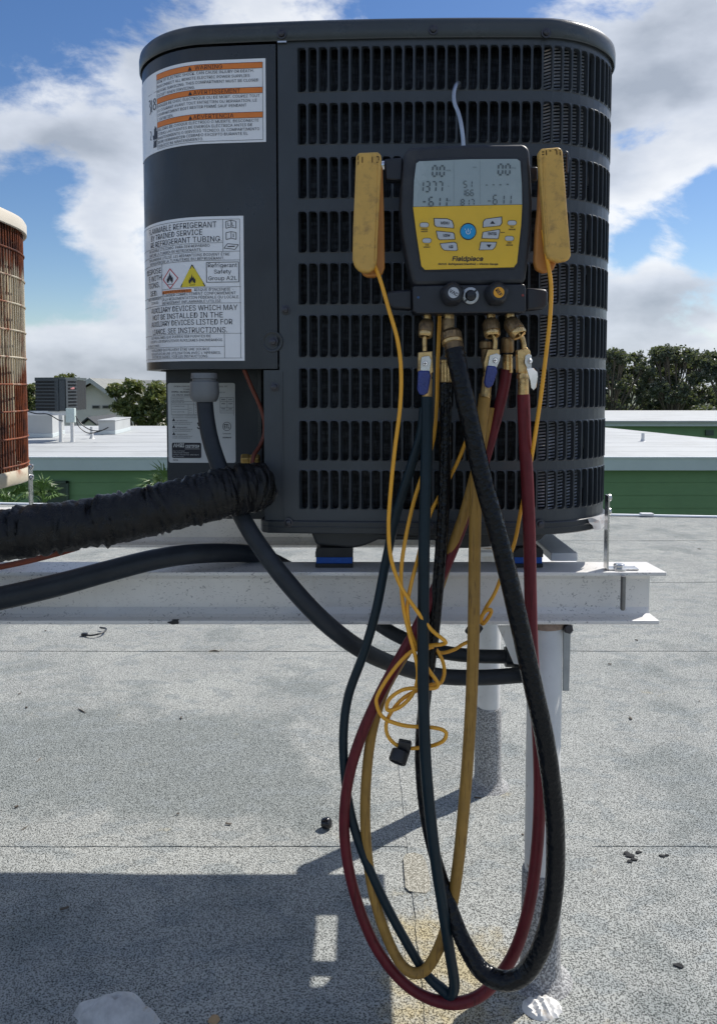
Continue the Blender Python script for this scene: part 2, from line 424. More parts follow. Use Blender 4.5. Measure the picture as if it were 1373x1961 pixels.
mb = MB(); xl_, xm_, xr_ = .262, .362, .447  # plate added out of sight; its notches shape the shadow edge and lit gaps
mb.prism([(x_, y_, .588 - .010) for x_, y_ in ((xl_, 1.236), (xr_, 1.236), (xr_, 1.70), (xl_, 1.70), (xl_, 1.675), (xm_, 1.675), (xm_, 1.56), (xl_, 1.56), (xl_, 1.535), (xm_ - .006, 1.528), (xm_ - .02, 1.505), (xl_, 1.50))], (0, 0, .009))
tag(obj('shadow_plate', mb, M_alum2, bevel=.001), 'unseen notched plate added low between the beams to shape the shadow', 'plate')
def post(px, pyb, D, r, ztop, boot_h, label):
    c = P(px, pyb, D); c = Vector((c.x, D, 0))
    t = thing('support_post', label, 'post', c, 0, 'round pipe posts holding the beams')
    m = MB(); m.lathe(c, (0, 0, 1), [(.0, r), (ztop - .004, r), (ztop, r - .003)], 28); obj('pipe', m, M_pipe, t, smooth=40)
    m = MB(); m.lathe(c, (0, 0, 1), [(ztop - .012, r + .0012), (ztop - .004, r + .003), (ztop - .001, r + .0005)], 28, cap=False); obj('weld_seam', m, mat("rusty_weld", (.30, .22, .17), .7, .2, .3, 80, .5, 200), t, smooth=60)
    m = MB(); m.lathe(c, (0, 0, 1), [(.0, r + .026), (.004, r + .022), (.010, r + .010), (.022, r + .005), (boot_h * .5, r + .004), (boot_h - .004, r + .0035), (boot_h, r + .001)], 32,
            rfun=lambda k, i: 1 + .012 * noise.noise((i * .9, k * 2, px)))
    obj('flashing_boot', m, M_boot, t, smooth=50)
    m = MB(); m.lathe(c, (0, 0, 1), [(boot_h, r + .0012), (boot_h + .012, r + .0012)], 28, cap=False)
    return t
post(1034, 1862, 1.195, .0268, .5865, .185, 'white pipe post in front under the long beam')
post(934, 1480, 1.80, .0268, .5865, .195, 'white pipe post further back with dark granule boot')
# bracket, gusset and bolt at the head of the front post
t = thing('post_bracket', 'grey flat bracket hanging beside the front post under the beam', 'bracket', P(1090, 1206, 1.2))
m = MB(); a = P(1079, 1214, 1.19); m.prism([P(1079, 1198, 1.19), P(1097, 1198, 1.19), P(1097, 1212, 1.19), P(1093, 1215, 1.19), P(1090, 1324, 1.19), P(1078, 1324, 1.19)], (0, .004, 0)); obj('plate', m, mat("galvanised_plate", (.36, .38, .39), .5, .5, .1, 40, .1), t, bevel=.0008)
m = MB(); m.lathe(P(1089.5, 1206, 1.172), (0, 1, 0), [(0, .006), (.001, .0075), (.016, .0078)], 6); obj('bolt', m, M_screw, t, smooth=30, bevel=.0006)
t = thing('gusset_plate', 'pale triangular plate below the beam behind the thick black hose', 'plate', P(970, 1200, 1.215))
m = MB(); m.prism([P(953, 1199, 1.215), P(1012, 1199, 1.215), P(1012, 1276, 1.215), P(984, 1272, 1.215)], (0, .004, 0)); obj('plate', m, M_alum2, t, bevel=.0008)
m = MB()
m.prism([P(1008, 1200, 1.213), P(1082, 1200, 1.213), P(1082, 1214, 1.213), P(1008, 1214, 1.213)], (0, .004, 0)); obj('mounting_tab', m, M_alum2, t, bevel=.0008)

# bolt through the beam end and tie-down strap
t = thing('beam_bolt', 'threaded bolt with washer through the right end of the front beam', 'bolt', (P(1187, 1092, 1.172).x, 1.172, .667))
bx = P(1187, 1092, 1.172); bx = Vector((bx.x, 1.176, .668))
m = MB(); m.lathe(bx, (0, 0, 1), [(-.0005, .0125), (.0018, .0125)], 24); obj('washer', m, M_steel, t, smooth=30)
m = MB(); m.lathe(bx, (0, 0, 1), [(.0019, .0082), (.007, .0085), (.0085, .007)], 6); obj('bolt_head', m, M_steel, t, smooth=25, bevel=.0005)
m = MB(); prof = []
for i in range(54): z = -.002 - i * .00095; prof.append((z, .0034 if i % 2 else .0041))
prof.append((-.054, .0022)); m.lathe((bx.x, 1.156, .664), (0, 0, 1), prof, 14); obj('threaded_rod', m, mat('dull_zinc_thread', (.22, .22, .22), .4, .8, .15, 60), t, smooth=80)
def strap(label, px_t, py_t, px_b, py_b, D, foot=True):
    a, b = P(px_t, py_t, D), P(px_b, py_b, D); b.z = .6685
    a.x = b.x if abs(a.x - b.x) < .01 else a.x
    t = thing('tie_down_strap', label, 'strap', b, 0, 'thin metal tie-down straps')
    m = MB(); wd = .0085
    m.add([(a.x - .001, D - wd, a.z), (a.x + .0015, D - wd, a.z), (a.x + .0015, D + wd, a.z), (a.x - .001, D + wd, a.z),
           (b.x - .001, D - wd, b.z), (b.x + .0015, D - wd, b.z), (b.x + .0015, D + wd, b.z), (b.x - .001, D + wd, b.z)],
          [(0, 1, 2, 3), (7, 6, 5, 4), (4, 5, 1, 0), (5, 6, 2, 1), (6, 7, 3, 2), (7, 4, 0, 3)])
    obj('strap_band', m, M_steel, t, bevel=.0003)
    m = MB(); m.bb((b.x + .0016, D - wd - .001, b.z - .001), (b.x + .047, D + wd + .001, b.z + .0015)); obj('strap_foot', m, M_steel, t, bevel=.0004)
    m = MB(); m.lathe((a.x + .002, D, a.z - .025), (1, 0, 0), [(0, .006), (.003, .0055), (.0045, .003)], 12); obj('screw', m, M_steel, t, smooth=30)
    m = MB(); m.lathe((a.x + .002, D, a.z - .004), (1, 0, 0), [(0, .006), (.003, .0055), (.0045, .003)], 12); obj('screw', m, M_steel, t, smooth=30)
    return t
strap('thin metal tie-down strap at the right end of the dark unit', 1160, 948, 1160, 1093, 1.178)
strap('thin metal strap seen below the wrapped black pipe', 309, 1000, 309, 1080, 1.70)
strap('thin metal strap beside the rusty unit', 62, 890, 62, 1060, 1.56)

# ------------------------------------------------------------------ neighbouring building
nb = thing('green_building', 'long green sided building with white flat roof across the gap', 'building', (0, 12, -4.2))
DW = 12.0
zf0, zf1 = P(700, 899, DW).z, P(700, 873, DW).z
m = MB(); m.prism([(-11, DW + .25, zf0 + .02), (8.05, DW + .25, zf0 + .02), (7.2, 16.2, zf0 + .02), (6.2, 21.0, zf0 + .02), (-11, 21.6, zf0 + .02)], (0, 0, -3.1)); obj('wall', m, M_green, nb)
m = MB(); roofpoly = [(-11.3, DW - .1), (8.3, DW - .1), (7.45, 16.2), (6.75, 20.0), (6.4, 21.4), (-11.3, 21.8)]
m.prism([(p[0], p[1], zf1 - .02) for p in roofpoly], (0, 0, -.05)); obj('roof', m, M_white, nb)
m = MB(); m.bb((-11.3, DW - .13, zf0), (8.3, DW - .1, zf1 - .028)); obj('fascia', m, M_fascia, nb)
m = MB(); m.bb((-11.3, DW - .15, zf1 - .026), (8.32, DW - .095, zf1)); obj('roof_edge_trim', m, mat("trim_white", (.75, .77, .78), .4), nb, bevel=.004)
# seams of the far roof, thin raised laps
m = MB()
for i, y in enumerate((13.0, 14.05, 15.1, 16.2, 17.3, 18.5)):
    vs = []
    for k in range(25):
        x = -11.2 + (19.0 - .21 * (y - 12.0)) * k / 24
        ymax = 21
        yy = min(y + .05 * noise.noise((x * .5, i, 0)), ymax)
        vs += [(x, yy, zf1 - .0195), (x, yy + .02, zf1 - .015), (x, yy + .07, zf1 - .0195)]
    m.add(vs, [(k * 3 + j, k * 3 + 3 + j, k * 3 + 4 + j, k * 3 + 1 + j) for k in range(24) for j in (0, 1)])
obj('roof_lap', m, mat("lap_grey", (.37, .38, .38), .6), nb)
# siding boards
h = .2; z = zf0 - .004
for i in range(15):
    m = MB()
    m.add([(-11, DW + .02, z), (8.1, DW + .02, z), (8.1, DW + .012, z - h + .003), (-11, DW + .012, z - h + .003), (8.1, DW + .2, z - h + .003), (-11, DW + .2, z - h + .003)], [(0, 3, 2, 1), (3, 5, 4, 2)])
    obj('siding_board', m, M_green, nb); z -= h
fr = P(72, 921, DW - .03); f2 = P(131, 921, DW - .03)
m = MB(); zt = fr.z; zb = zt - 1.1; th = .035
for a, b in (((fr.x, 0, zt - th), (f2.x, 0, zt)), ((fr.x, 0, zb), (f2.x, 0, zb + th)), ((fr.x, 0, zb), (fr.x + th, 0, zt)), ((f2.x - th, 0, zb), (f2.x, 0, zt))):
    m.bb((a[0], DW - .05, a[2]), (b[0], DW - .002, b[2]))
wf = obj('window', m, M_greend, nb)
m = MB(); m.bb((fr.x + th, DW - .035, zb + th), (f2.x - th, DW - .03, zt - th)); obj('pane', m, mat("shuttered_green", (.045, .065, .05), .35), wf)
# vent pipes and curbs on that roof
ZR = zf1 - .02
def DR(py):   # distance on the far roof plane for a picture row
    d = pdir(700, py); return d.y * (ZR - CAM_H) / d.z
def vent(px, pyt, pyb, wpx, label):
    D = DR(pyb); c = P(px, pyb, D); zt = P(px, pyt, D).z; r = wpx / 2 * D / 1500
    m = MB(); m.lathe((c.x, D, ZR), (0, 0, 1), [(0, r * 1.9), (.01, r * 1.5), (.06, r * 1.05), (zt - ZR - .01, r), (zt - ZR, r * .9)], 16)
    tag(obj('vent_pipe', m, M_pipe, smooth=40), label, 'pipe', 'pipes standing on the far white roof')
vent(1231, 829, 845, 6, 'short vent pipe on the far roof right of the dark unit')
vent(176, 817, 840, 6, 'short pipe post on the far roof where the cables sag')
def curb(x0p, x1p, x2p, pyt, pyb, dep, label, skew=0):
    D = DR(pyb); a = P(x0p, pyb, D); b = P(x1p, pyb, D); zt = P(x0p, pyt, D).z
    t = thing('roof_curb', label, 'roof curb', (a.x, D, ZR), 0, 'white roof curbs')
    c = P(x2p, pyb, D + dep)
    base = [(a.x, D), (b.x, D), (c.x, D + dep), (c.x - (b.x - a.x), D + dep)]
    m = MB(); m.prism([(p[0], p[1], ZR) for p in base], (0, 0, zt - ZR)); obj('box', m, M_white, t, bevel=.01)
    cx_ = sum(p[0] for p in base) / 4; cy_ = sum(p[1] for p in base) / 4
    m = MB(); m.prism([(cx_ + (p[0] - cx_) * 1.06, cy_ + (p[1] - cy_) * 1.06, zt + .001) for p in base], (0, 0, .025)); obj('cap', m, M_white, t, bevel=.008)
    m = MB(); m.prism([(cx_ + (p[0] - cx_) * 1.03, cy_ + (p[1] - cy_) * 1.03, ZR + .001) for p in base], (0, 0, .09)); obj('flashing', m, M_fascia, t, bevel=.01)
curb(189, 221, 250, 806, 832, 1.6, 'low white box with black cables entering, right of the far unit')
curb(52, 101, 124, 794, 838, 1.3, 'larger white box below the far condenser')

# far condenser on its stand
D = 15.4
fc = thing('far_condenser', 'small dark air conditioner on the far white roof', 'air conditioner', (P(108, 787, D).x, D, P(108, 787, D).z))
M_fc = mat("far_unit_grey", (.045, .055, .062), .5); M_fcd = mat("far_unit_dark", (.008, .009, .01), .6)
a, b, c = P(69, 787, D), P(120, 787, D - .15), P(147, 787, D + .25)
zt = P(100, 728, D).z; zb = P(100, 786, D).z
foot = [(a.x, a.y), (b.x - .06, b.y), (b.x + .04, b.y + .04), (c.x, c.y), (c.x - .05, c.y + .7), (a.x - .0, a.y + .8)]
m = MB(); m.prism([(p[0], p[1], zb) for p in foot], (0, 0, zt - zb)); obj('body', m, M_fcd, fc)
def band(m, p, q, z0, z1, o=.02):
    d = Vector((q[0] - p[0], q[1] - p[1], 0)).normalized(); nrm = Vector((d.y, -d.x, 0)) * o
    m.prism([(p[0] + nrm.x, p[1] + nrm.y, z0), (q[0] + nrm.x, q[1] + nrm.y, z0), (q[0], q[1], z0), (p[0], p[1], z0)], (0, 0, z1 - z0))
rows = 9; hh = (zt - zb) / rows
for i in range(rows + 1):
    m = MB()
    for j in (0, 2): band(m, foot[j], foot[j + 1], zb + i * hh - .012, zb + i * hh + (.012 if i < rows else .03))
    obj('louver_band', m, M_fc, fc)
m = MB(); band(m, (foot[0][0] + .37, foot[0][1] - .07), foot[1], zb, zt, .022); band(m, foot[1], foot[2], zb, zt, .022); q = foot[2]; r_ = foot[3]
band(m, q, (q[0] + (r_[0] - q[0]) * .16, q[1] + (r_[1] - q[1]) * .16), zb, zt, .022); obj('corner_panel', m, M_fc, fc)
m = MB(); m.prism([(fc.location.x + (p[0] - fc.location.x) * 1.03, D + (p[1] - D) * 1.03, zt + .005) for p in foot], (0, 0, .05)); obj('lid', m, mat("far_lid", (.06, .075, .075), .4), fc)
m = MB(); e0 = P(134, 743, D - .02); m.box((e0.x, e0.y + .12, e0.z), (.09, .02, .04), Matrix.Rotation(R(55), 3, 'Z')); obj('sticker', m, mat("pink_sticker", (.75, .30, .28), .5), fc)
st = thing('unit_stand', 'white rail stand with two legs under the far air conditioner', 'stand', (P(120, 838, D).x, D, ZR))
m = MB(); a = P(50, 793, D); b = P(144, 793, D); m.bb((a.x, D - .1, zb - .09), (b.x, D - .04, zb - .005)); obj('rail', m, M_alum2, st)
for px, py in ((119, 840), (141, 838)):
    c = P(px, py, D); m = MB(); m.lathe((c.x, D - .06, ZR), (0, 0, 1), [(0, .045), (.05, .036), (zb - .09 - ZR, .034)], 12); obj('leg', m, M_pipe, st, smooth=40)
m = MB(); c = P(136, 795, D - .12); m.box((c.x, c.y, c.z), (.17, .1, .28)); obj('disconnect_box', m, mat("pale_green_box", (.5, .58, .55), .5), st, bevel=.01)
ZC = ZR
for pts, lab in (([(52, 787), (70, 792), (92, 793), (112, 804), (121, 806)], 'black cable running from the left to the far unit stand'),
                 ([(146, 797), (150, 815), (168, 829), (190, 826), (206, 819)], 'lower black cable sagging to the low white box'),
                 ([(145, 796), (157, 813), (176, 824), (195, 824), (208, 818)], 'upper black cable sagging to the low white box')):
    m = MB(); m.tube([P(p[0], p[1], D - .15) for p in pts], .011, 6, sub=5); tag(obj('cable', m, M_blk, smooth=60), lab, 'cable', 'cables on the far roof')

# second far wing on the right
fb = thing('far_green_building', 'farther green building with white roof below the trees on the right', 'building', (12, 24, -4.2))
zt2 = P(1300, 807, 24).z
m = MB(); m.bb((2.5, 24.1, -4.2), (22, 34, zt2 - .14)); obj('wall', m, M_green, fb)
m = MB(); m.bb((2.2, 23.9, zt2 - .14), (22.3, 34.2, zt2 - .02)); obj('fascia', m, M_fascia, fb)
m = MB(); m.bb((2.1, 23.8, zt2 - .018), (22.4, 34.3, zt2 + .03)); obj('roof', m, M_white, fb)
m = MB(); c = P(1360, 829, 24); m.bb((c.x - .12, 24.02, c.z - .08), (c.x + .12, 24.09, c.z + .08)); obj('wall_vent', m, M_greend, fb)

# beige gabled house
D = 46.0
hs_ = thing('gabled_house', 'beige two storey house with grey shingle gable roof', 'house', (P(180, 815, D).x, D, -4.2))
apex, l, r2 = P(178, 729, D), P(140, 757, D), P(262, 775, D)
wl_, wr_ = P(122, 765, D), P(240, 765, D)
m = MB(); m.prism([(wl_.x, D, -4.2), (wr_.x, D, -4.2), (wr_.x, D, wl_.z - .4), (apex.x, D, apex.z - .15), (wl_.x, D, wl_.z - .1)], (0, 22, 0)); obj('wall', m, M_beige, hs_)
m = MB()
ov = .5
for (e, f) in ((wl_, -1), (wr_, 1)):
    ex = e.x + f * .6; ez = (wl_.z if f < 0 else wl_.z - .4) - .3
    m.prism([(apex.x, D - ov, apex.z), (ex, D - ov, ez), (ex, D + 22.5, ez), (apex.x, D + 22.5, apex.z)], (0, 0, .16))
rfh = obj('roof', m, M_shingle, hs_)
m = MB()
for (e, f) in ((wl_, -1), (wr_, 1)):
    ex = e.x + f * .65; ez = (wl_.z if f < 0 else wl_.z - .4) - .32
    m.prism([(apex.x, D - ov - .04, apex.z + .17), (ex, D - ov - .04, ez + .17), (ex, D - ov - .04, ez - .1), (apex.x, D - ov - .04, apex.z - .12)], (0, .05, 0))
obj('barge_board', m, mat("pale_trim", (.52, .52, .48), .6), rfh)
# wing running to the right
zr = P(300, 733, D + 6).z
m = MB(); m.prism([(P(185, 800, D + 6).x, D + 2.5, zr - 2.6), (P(330, 800, D + 6).x, D + 2.5, zr - 2.6), (P(330, 800, D + 6).x, D + 8, zr), (P(185, 800, D + 6).x, D + 8, zr)], (0, 0, .2)); obj('roof', m, M_shingle, hs_)
m = MB(); m.bb((P(200, 800, D + 6).x, D + 3.2, -4.2), (P(328, 800, D + 6).x, D + 13, zr - 2.4)); obj('wall', m, M_beige, hs_)
for px in (184, 203.5):
    a, b = P(px - 7, 782, D - .04), P(px + 7, 776, D - .04); m = MB(); m.bb((a.x, D - .08, a.z), (b.x, D - .005, b.z)); wfr = obj('window', m, M_shingle, hs_)
    m = MB(); m.bb((a.x + .04, D - .1, a.z + .04), (b.x - .04, D - .081, b.z - .04)); obj('pane', m, M_glass, wfr)
D2 = 40
dm = thing('dormer_house', 'small dark roofed gable just above the far roof edge', 'house', (P(170, 812, D2).x, D2, -4.2))
ap, la, ra = P(170, 801, D2), P(157, 812, D2), P(187, 814, D2)
m = MB(); m.prism([(la.x + .1, D2, -4.2), (ra.x - .1, D2, -4.2), (ra.x - .1, D2, ra.z), (ap.x, D2, ap.z - .08), (la.x + .1, D2, la.z)], (0, 4, 0)); obj('wall', m, M_beige, dm)
m = MB(); m.prism([(ap.x, D2 - .2, ap.z), (ra.x, D2 - .2, ra.z), (ra.x, D2 + 4.2, ra.z), (ap.x, D2 + 4.2, ap.z)], (0, 0, .08)); m.prism([(ap.x, D2 - .2, ap.z), (la.x, D2 - .2, la.z), (la.x, D2 + 4.2, la.z), (ap.x, D2 + 4.2, ap.z)], (0, 0, .08)); obj('roof', m, mat("dark_shingle", (.05, .055, .06), .8), dm)

# ------------------------------------------------------------------ trees
def tree(name, label, base, blobs, leaf, mats, nleaf, trunk_r, group, seed, gappy=0):
    rnd = random.Random(seed)
    t = thing(name, label, 'tree', base, 0, group)
    base = Vector(base); fork = base + Vector((0, 0, (min(b[0].z for b in blobs) - base.z) * .75))
    m = MB(); m.tube([base, base.lerp(fork, .5) + Vector((rnd.uniform(-.1, .1), 0, 0)), fork], [trunk_r * 1.2, trunk_r, trunk_r * .8], 8, sub=3)
    tips = []
    for c, r in blobs:
        mid = fork.lerp(c, .5) + Vector((rnd.uniform(-.3, .3), rnd.uniform(-.2, .2), rnd.uniform(-.1, .35))) * r * .5
        m.tube([fork, mid, c + Vector((0, 0, -r * .2))], [trunk_r * .42, trunk_r * .26, trunk_r * .1], 6, sub=4)
        for k in range(7):
            d = Vector((rnd.gauss(0, 1), rnd.gauss(0, 1), rnd.gauss(.25, .8))).normalized()
            e = c + d * r * rnd.uniform(.7, 1.0)
            m.tube([mid.lerp(c, rnd.uniform(.3, 1)), c + d * r * .4 + Vector((0, 0, rnd.uniform(-.1, .1) * r)), e], [trunk_r * .2, trunk_r * .12, trunk_r * .04], 5, sub=2)
            tips.append((e, r * .42)); tips.append((c + d * r * .5, r * .45))
            for q in range(3):
                e2 = e + Vector((rnd.gauss(0, 1), rnd.gauss(0, 1), rnd.gauss(0, .8))) * r * .22; tips.append((e2, r * .36))
    obj('trunk', m, M_bark, t, smooth=60)
    l = MB(); per = max(1, int(nleaf / len(tips)))
    for (e, rr) in tips:
        mi0 = rnd.randrange(3)
        for k in range(per):
            p = e + Vector((rnd.gauss(0, .55), rnd.gauss(0, .55), rnd.gauss(0, .45))) * rr
            n_ = Vector((rnd.gauss(0, 1), rnd.gauss(0, 1), rnd.gauss(.6, .8))).normalized()
            a = n_.orthogonal().normalized(); a = Matrix.Rotation(rnd.uniform(0, 6.28), 3, n_) @ a; b = n_.cross(a)
            L = leaf * rnd.uniform(.6, 1.3); W = L * rnd.uniform(.35, .6)
            l.add([p - a * L, p - b * W + n_ * W * .2, p + a * L, p + b * W + n_ * W * .2], [(0, 1, 2, 3)], mi0 if rnd.random() < .6 else rnd.randrange(3))
    obj('crown', l, mats, t)
    return t
def B(px, py, D, rpx): return (P(px, py, D), rpx * D / 1500)
g1 = 'broadleaf trees beyond the far roof on the left'
D = 33
tree('broadleaf_tree', 'bushy olive green tree in front of the beige house', Vector((P(262, 800, D).x, D, -4.2)) ,
     [B(225, 755, D, 17), B(250, 750, D, 20), B(283, 750, D, 22), B(308, 760, D, 22), B(240, 780, D, 20), B(268, 785, D, 24), B(300, 795, D, 26), B(262, 805, D, 18), B(335, 775, D, 26), B(213, 745, D, 8)], .10, M_leaf, 9000, .14, g1, 3)
D = 50
tree('broadleaf_tree', 'dark tree behind the far air conditioner', Vector((P(75, 800, D).x, D, -4.2)),
     [B(40, 760, D, 22), B(68, 765, D, 16), B(64, 745, D, 9), B(60, 790, D, 20), B(20, 775, D, 25)], .14, M_leaf, 3800, .15, g1, 5)
D = 60
tree('broadleaf_tree', 'treetop showing just above the far air conditioner', Vector((P(125, 800, D).x, D, -4.2)),
     [B(110, 732, D, 12), B(128, 730, D, 13), B(142, 735, D, 11), B(150, 745, D, 12), B(118, 745, D, 14)], .15, M_leaf, 2600, .15, g1, 6)
g2 = 'open crowned oaks beyond the roofs on the right'
D = 38
ox = [(1180, 1), (1228, 2), (1282, 3), (1335, 4), (1392, 5)]
rnd0 = random.Random(12)
def crown(x0, x1, top, n):
    out = []
    for k in range(n):
        x = rnd0.uniform(x0, x1); e_ = 1 - abs((x - (x0 + x1) / 2) / ((x1 - x0) / 2)) ** 2.2
        yt = top + (1 - e_) * 22; y = rnd0.uniform(yt + 10, 792) if k % 3 else yt + rnd0.uniform(6, 14)
        out.append(B(x, y, D, rnd0.uniform(11, 17)))
    return out
spec = [
 ('dark oak nearest the edge of the dark unit', 1168, crown(1085, 1240, 676, 26)),
 ('oak with thin leaning branches left of centre in the right row', 1232, crown(1190, 1285, 676, 17)),
 ('tall oak with forked trunk and sky gaps in its crown', 1290, crown(1240, 1335, 668, 17)),
 ('broad oak with the highest rounded crown', 1340, crown(1285, 1385, 662, 21)),
 ('oak cut by the right edge of the picture', 1398, crown(1340, 1450, 672, 24))]
for i, (lab, px, bl) in enumerate(spec):
    dd = (i % 2) * 3
    tree('oak_tree', lab, Vector((P(px, 800, D).x, D + dd, -4.2)), [(c + Vector((0, dd + random.uniform(-1, 1), 0)), r) for c, r in bl], .085, M_leafr, 9500, .15, g2, 20 + i)
for lab, px, dd, rng_ in (('hazy far oak filling the gap beside the dark unit', 1200, 9, (1120, 1270)), ('hazy far oak filling the gaps further right', 1320, 10, (1255, 1440))):
    D0 = D; D = D0 + dd; bl = crown(rng_[0], rng_[1], 678, 30); D = D0
    tree('oak_tree', lab, Vector((P(px, 800, D0 + dd).x, D0 + dd, -4.2)), bl, .12, M_leafr, 11000, .15, g2, 40 + px)
# low bushes under the oaks
m = MB(); rnd = random.Random(4)
for k in range(7000):
    p = P(rnd.uniform(1090, 1450), 0, 44); p = Vector((p.x, 44 + rnd.uniform(-1, 1), P(1200, rnd.triangular(772, 830, 806) + 8 * noise.noise((p.x * .4, 0, 0)), 44).z))
    n_ = Vector((rnd.gauss(0, 1), rnd.gauss(0, 1), rnd.gauss(0, 1))).normalized(); a = n_.orthogonal(); b = n_.cross(a); L = rnd.uniform(.06, .15)
    m.add([p - a * L, p - b * L * .6, p + a * L, p + b * L * .6], [(0, 1, 2, 3)], rnd.randrange(3))
tag(obj('undergrowth', m, M_leafr), 'dark low undergrowth along the foot of the oaks', 'bushes', kind='stuff')

# palms between the buildings
def palm(label, px, py, D, nf, L, seed):
    rnd = random.Random(seed); c = P(px, py, D)
    t = thing('palm', label, 'palm', (c.x, c.y, -4.2), 0, 'palms between the two buildings')
    m = MB(); m.tube([Vector((c.x, c.y, -4.2)), Vector((c.x + .05, c.y, (c.z - 4.2) / 2)), c], [.09, .07, .06], 8, sub=4); obj('trunk', m, M_bark, t, smooth=60)
    for f in range(nf):
        az = R(rnd.uniform(0, 360)); el = R(rnd.uniform(15, 85)); ll = L * rnd.uniform(.8, 1.15)
        dh = Vector((math.cos(az) * math.cos(el), math.sin(az) * math.cos(el), math.sin(el))); hub = c + dh * ll * .45
        m = MB(); m.tube([c, c + dh * ll * .25 + Vector((0, 0, .02)), hub], .007, 5, sub=2)
        sd = dh.cross(Vector((0, 0, 1))).normalized(); up = sd.cross(dh)
        for k in range(13):
            a_ = R(-75 + 150 * k / 12 + rnd.uniform(-4, 4)); d = dh * math.cos(a_) + sd * math.sin(a_); ln = ll * rnd.uniform(.5, .66) * (1 - .25 * abs(k - 6) / 6)
            w_ = d.cross(up).normalized() * .010; mid = hub + d * ln * .5 + up * ln * .06; tip = hub + d * ln + Vector((0, 0, -ln * rnd.uniform(.15, .35)))
            m.add([hub, mid - w_, tip, mid + w_, mid + up * .006], [(0, 1, 4), (1, 2, 4), (2, 3, 4), (3, 0, 4)])
        obj('frond', m, M_palm, t)
palm('palm with pale fronds in front of the green wall at far left', 18, 972, 8.5, 15, .50, 1)
palm('small palm beside the dark window of the green wall', 84, 966, 8.2, 9, .32, 2)
palm('palm fronds showing at the left edge of the dark unit', 318, 948, 8.5, 13, .42, 3)
# ------------------------------------------------------------------ the big dark condensing unit
def unit_mat(name, c, rough=.42):
    k = NT(name)
    base = k.mix(k.rng(k.noise(6, 6, .6), .35, .65), tuple(x * .88 for x in c), tuple(x * 1.12 for x in c))
    sm = k.rng(k.noise(9, 7, .7, vec=k.mapping((1, 1, .35))), .50, .78, 0, .38)
    base = k.mix(sm, base, tuple(x * 1.9 + .01 for x in c))
    k.col(base); k.rough(k.rng(k.noise(14, 5, .7), .3, .7, rough - .1, rough + .12)); k.bump(k.math('ADD', k.noise(900, 2), k.math('MULTIPLY', k.noise(5, 3), 4.0)), .14, .0009)
    return k.m
M_unit = unit_mat("slate_painted_steel", (.027, .031, .036), .34)
M_grl = unit_mat("slate_painted_louver", (.044, .052, .061), .38)
M_lid = unit_mat("slate_painted_lid", (.042, .050, .056), .3)
M_base = mat("moulded_dark_base", (.030, .033, .036), .5, 0, .15, 20, .1, 60)
def coil_mat():
    k = NT("coil_fins")
    a = k.noise(420, 3, .7, vec=k.mapping((1, 1, .12))); b = k.noise(70, 2, .5, vec=k.mapping((.5, .5, 3.2)))
    f = k.rng(k.math('MULTIPLY', a, b), .20, .40)
    k.col(k.mix(f, (.006, .007, .009), (.055, .060, .070))); k.rough(.4); k.b.inputs['Metallic'].default_value = .5; k.bump(a, .8, .003)
    return k.m
M_coil = coil_mat()
M_tubes = mat("coil_aluminium_tubes", (.50, .53, .58), .35, .5, .2, 60)
M_dark = mat("cavity_shade", (.006, .007, .008), .7)  # near-black colour standing in for shade inside the cabinet

HA, RC, SAG = .368, .125, .018
def make_outline(ha, rc, sag):
    pts = []
    def arc(cx, cy, a0, n=26):
        for i in range(n + 1):
            a = R(a0 + 90 * i / n); pts.append((cx + rc * math.cos(a), cy + rc * math.sin(a)))
    q = ha - rc
    def st(p, r, n=22):
        for i in range(1, n): t = i / n; pts.append((p[0] + (r[0] - p[0]) * t, p[1] + (r[1] - p[1]) * t))
    pts.append((0, ha)); st((0, ha), (-q, ha), 12)
    arc(-q, q, 90); st((-ha, q), (-ha, -q))
    arc(-q, -q, 180); st((-q, -ha), (q, -ha), 44)
    arc(q, -q, 270); st((ha, -q), (ha, q))
    arc(q, q, 0); st((q, ha), (0, ha), 12); pts.append((0, ha))
    out = []
    for x, y in pts:
        out.append((x + math.copysign(1, x) * sag * .6 * max(0, 1 - (y / ha) ** 2) * min(1, abs(x) / ha), y + math.copysign(1, y) * sag * max(0, 1 - (x / ha) ** 2) * min(1, abs(y) / ha)))
    return out
class Outline:
    def __init__(s, ha, rc, sag, back=1.0):
        s.p = [Vector((x, y * (back if y > 0 else 1))) for x, y in make_outline(ha, rc, sag)]
        s.s = [0]
        for i in range(1, len(s.p)): s.s.append(s.s[-1] + (s.p[i] - s.p[i - 1]).length)
        s.total = s.s[-1]
        k = min(range(len(s.p)), key=lambda i: (abs(s.p[i].x) if s.p[i].y < 0 else 9))
        s0 = s.s[k] - s.p[k].x; s.s = [q - s0 for q in s.s]; s.lo, s.hi = s.s[0], s.s[-1]
        n = len(s.p); s.nrm = []
        for i in range(n):
            a = s.p[i - 1] if i else s.p[-2]; b = s.p[i + 1] if i < n - 1 else s.p[1]
            t = (b - a).normalized(); s.nrm.append(Vector((t.y, -t.x)))
    def at(s, q, off=0):
        while q < s.lo: q += s.total
        while q > s.hi: q -= s.total
        import bisect
        i = min(max(bisect.bisect_right(s.s, q) - 1, 0), len(s.p) - 2)
        t = (q - s.s[i]) / (s.s[i + 1] - s.s[i] + 1e-12)
        p = s.p[i].lerp(s.p[i + 1], t); n = s.nrm[i].lerp(s.nrm[i + 1], t).normalized()
        return p + n * off
UN_LOC, UN_RZ = Vector((.0370, 1.540, 0)), R(-2.6)
OL = Outline(HA, RC, SAG, .86)
unit = thing('condensing_unit', 'large dark grey outdoor air conditioner with louvered sides and warning stickers', 'air conditioner', UN_LOC, UN_RZ)
UM = Matrix.LocRotScale(UN_LOC, unit.rotation_euler, None); UI = UM.inverted()
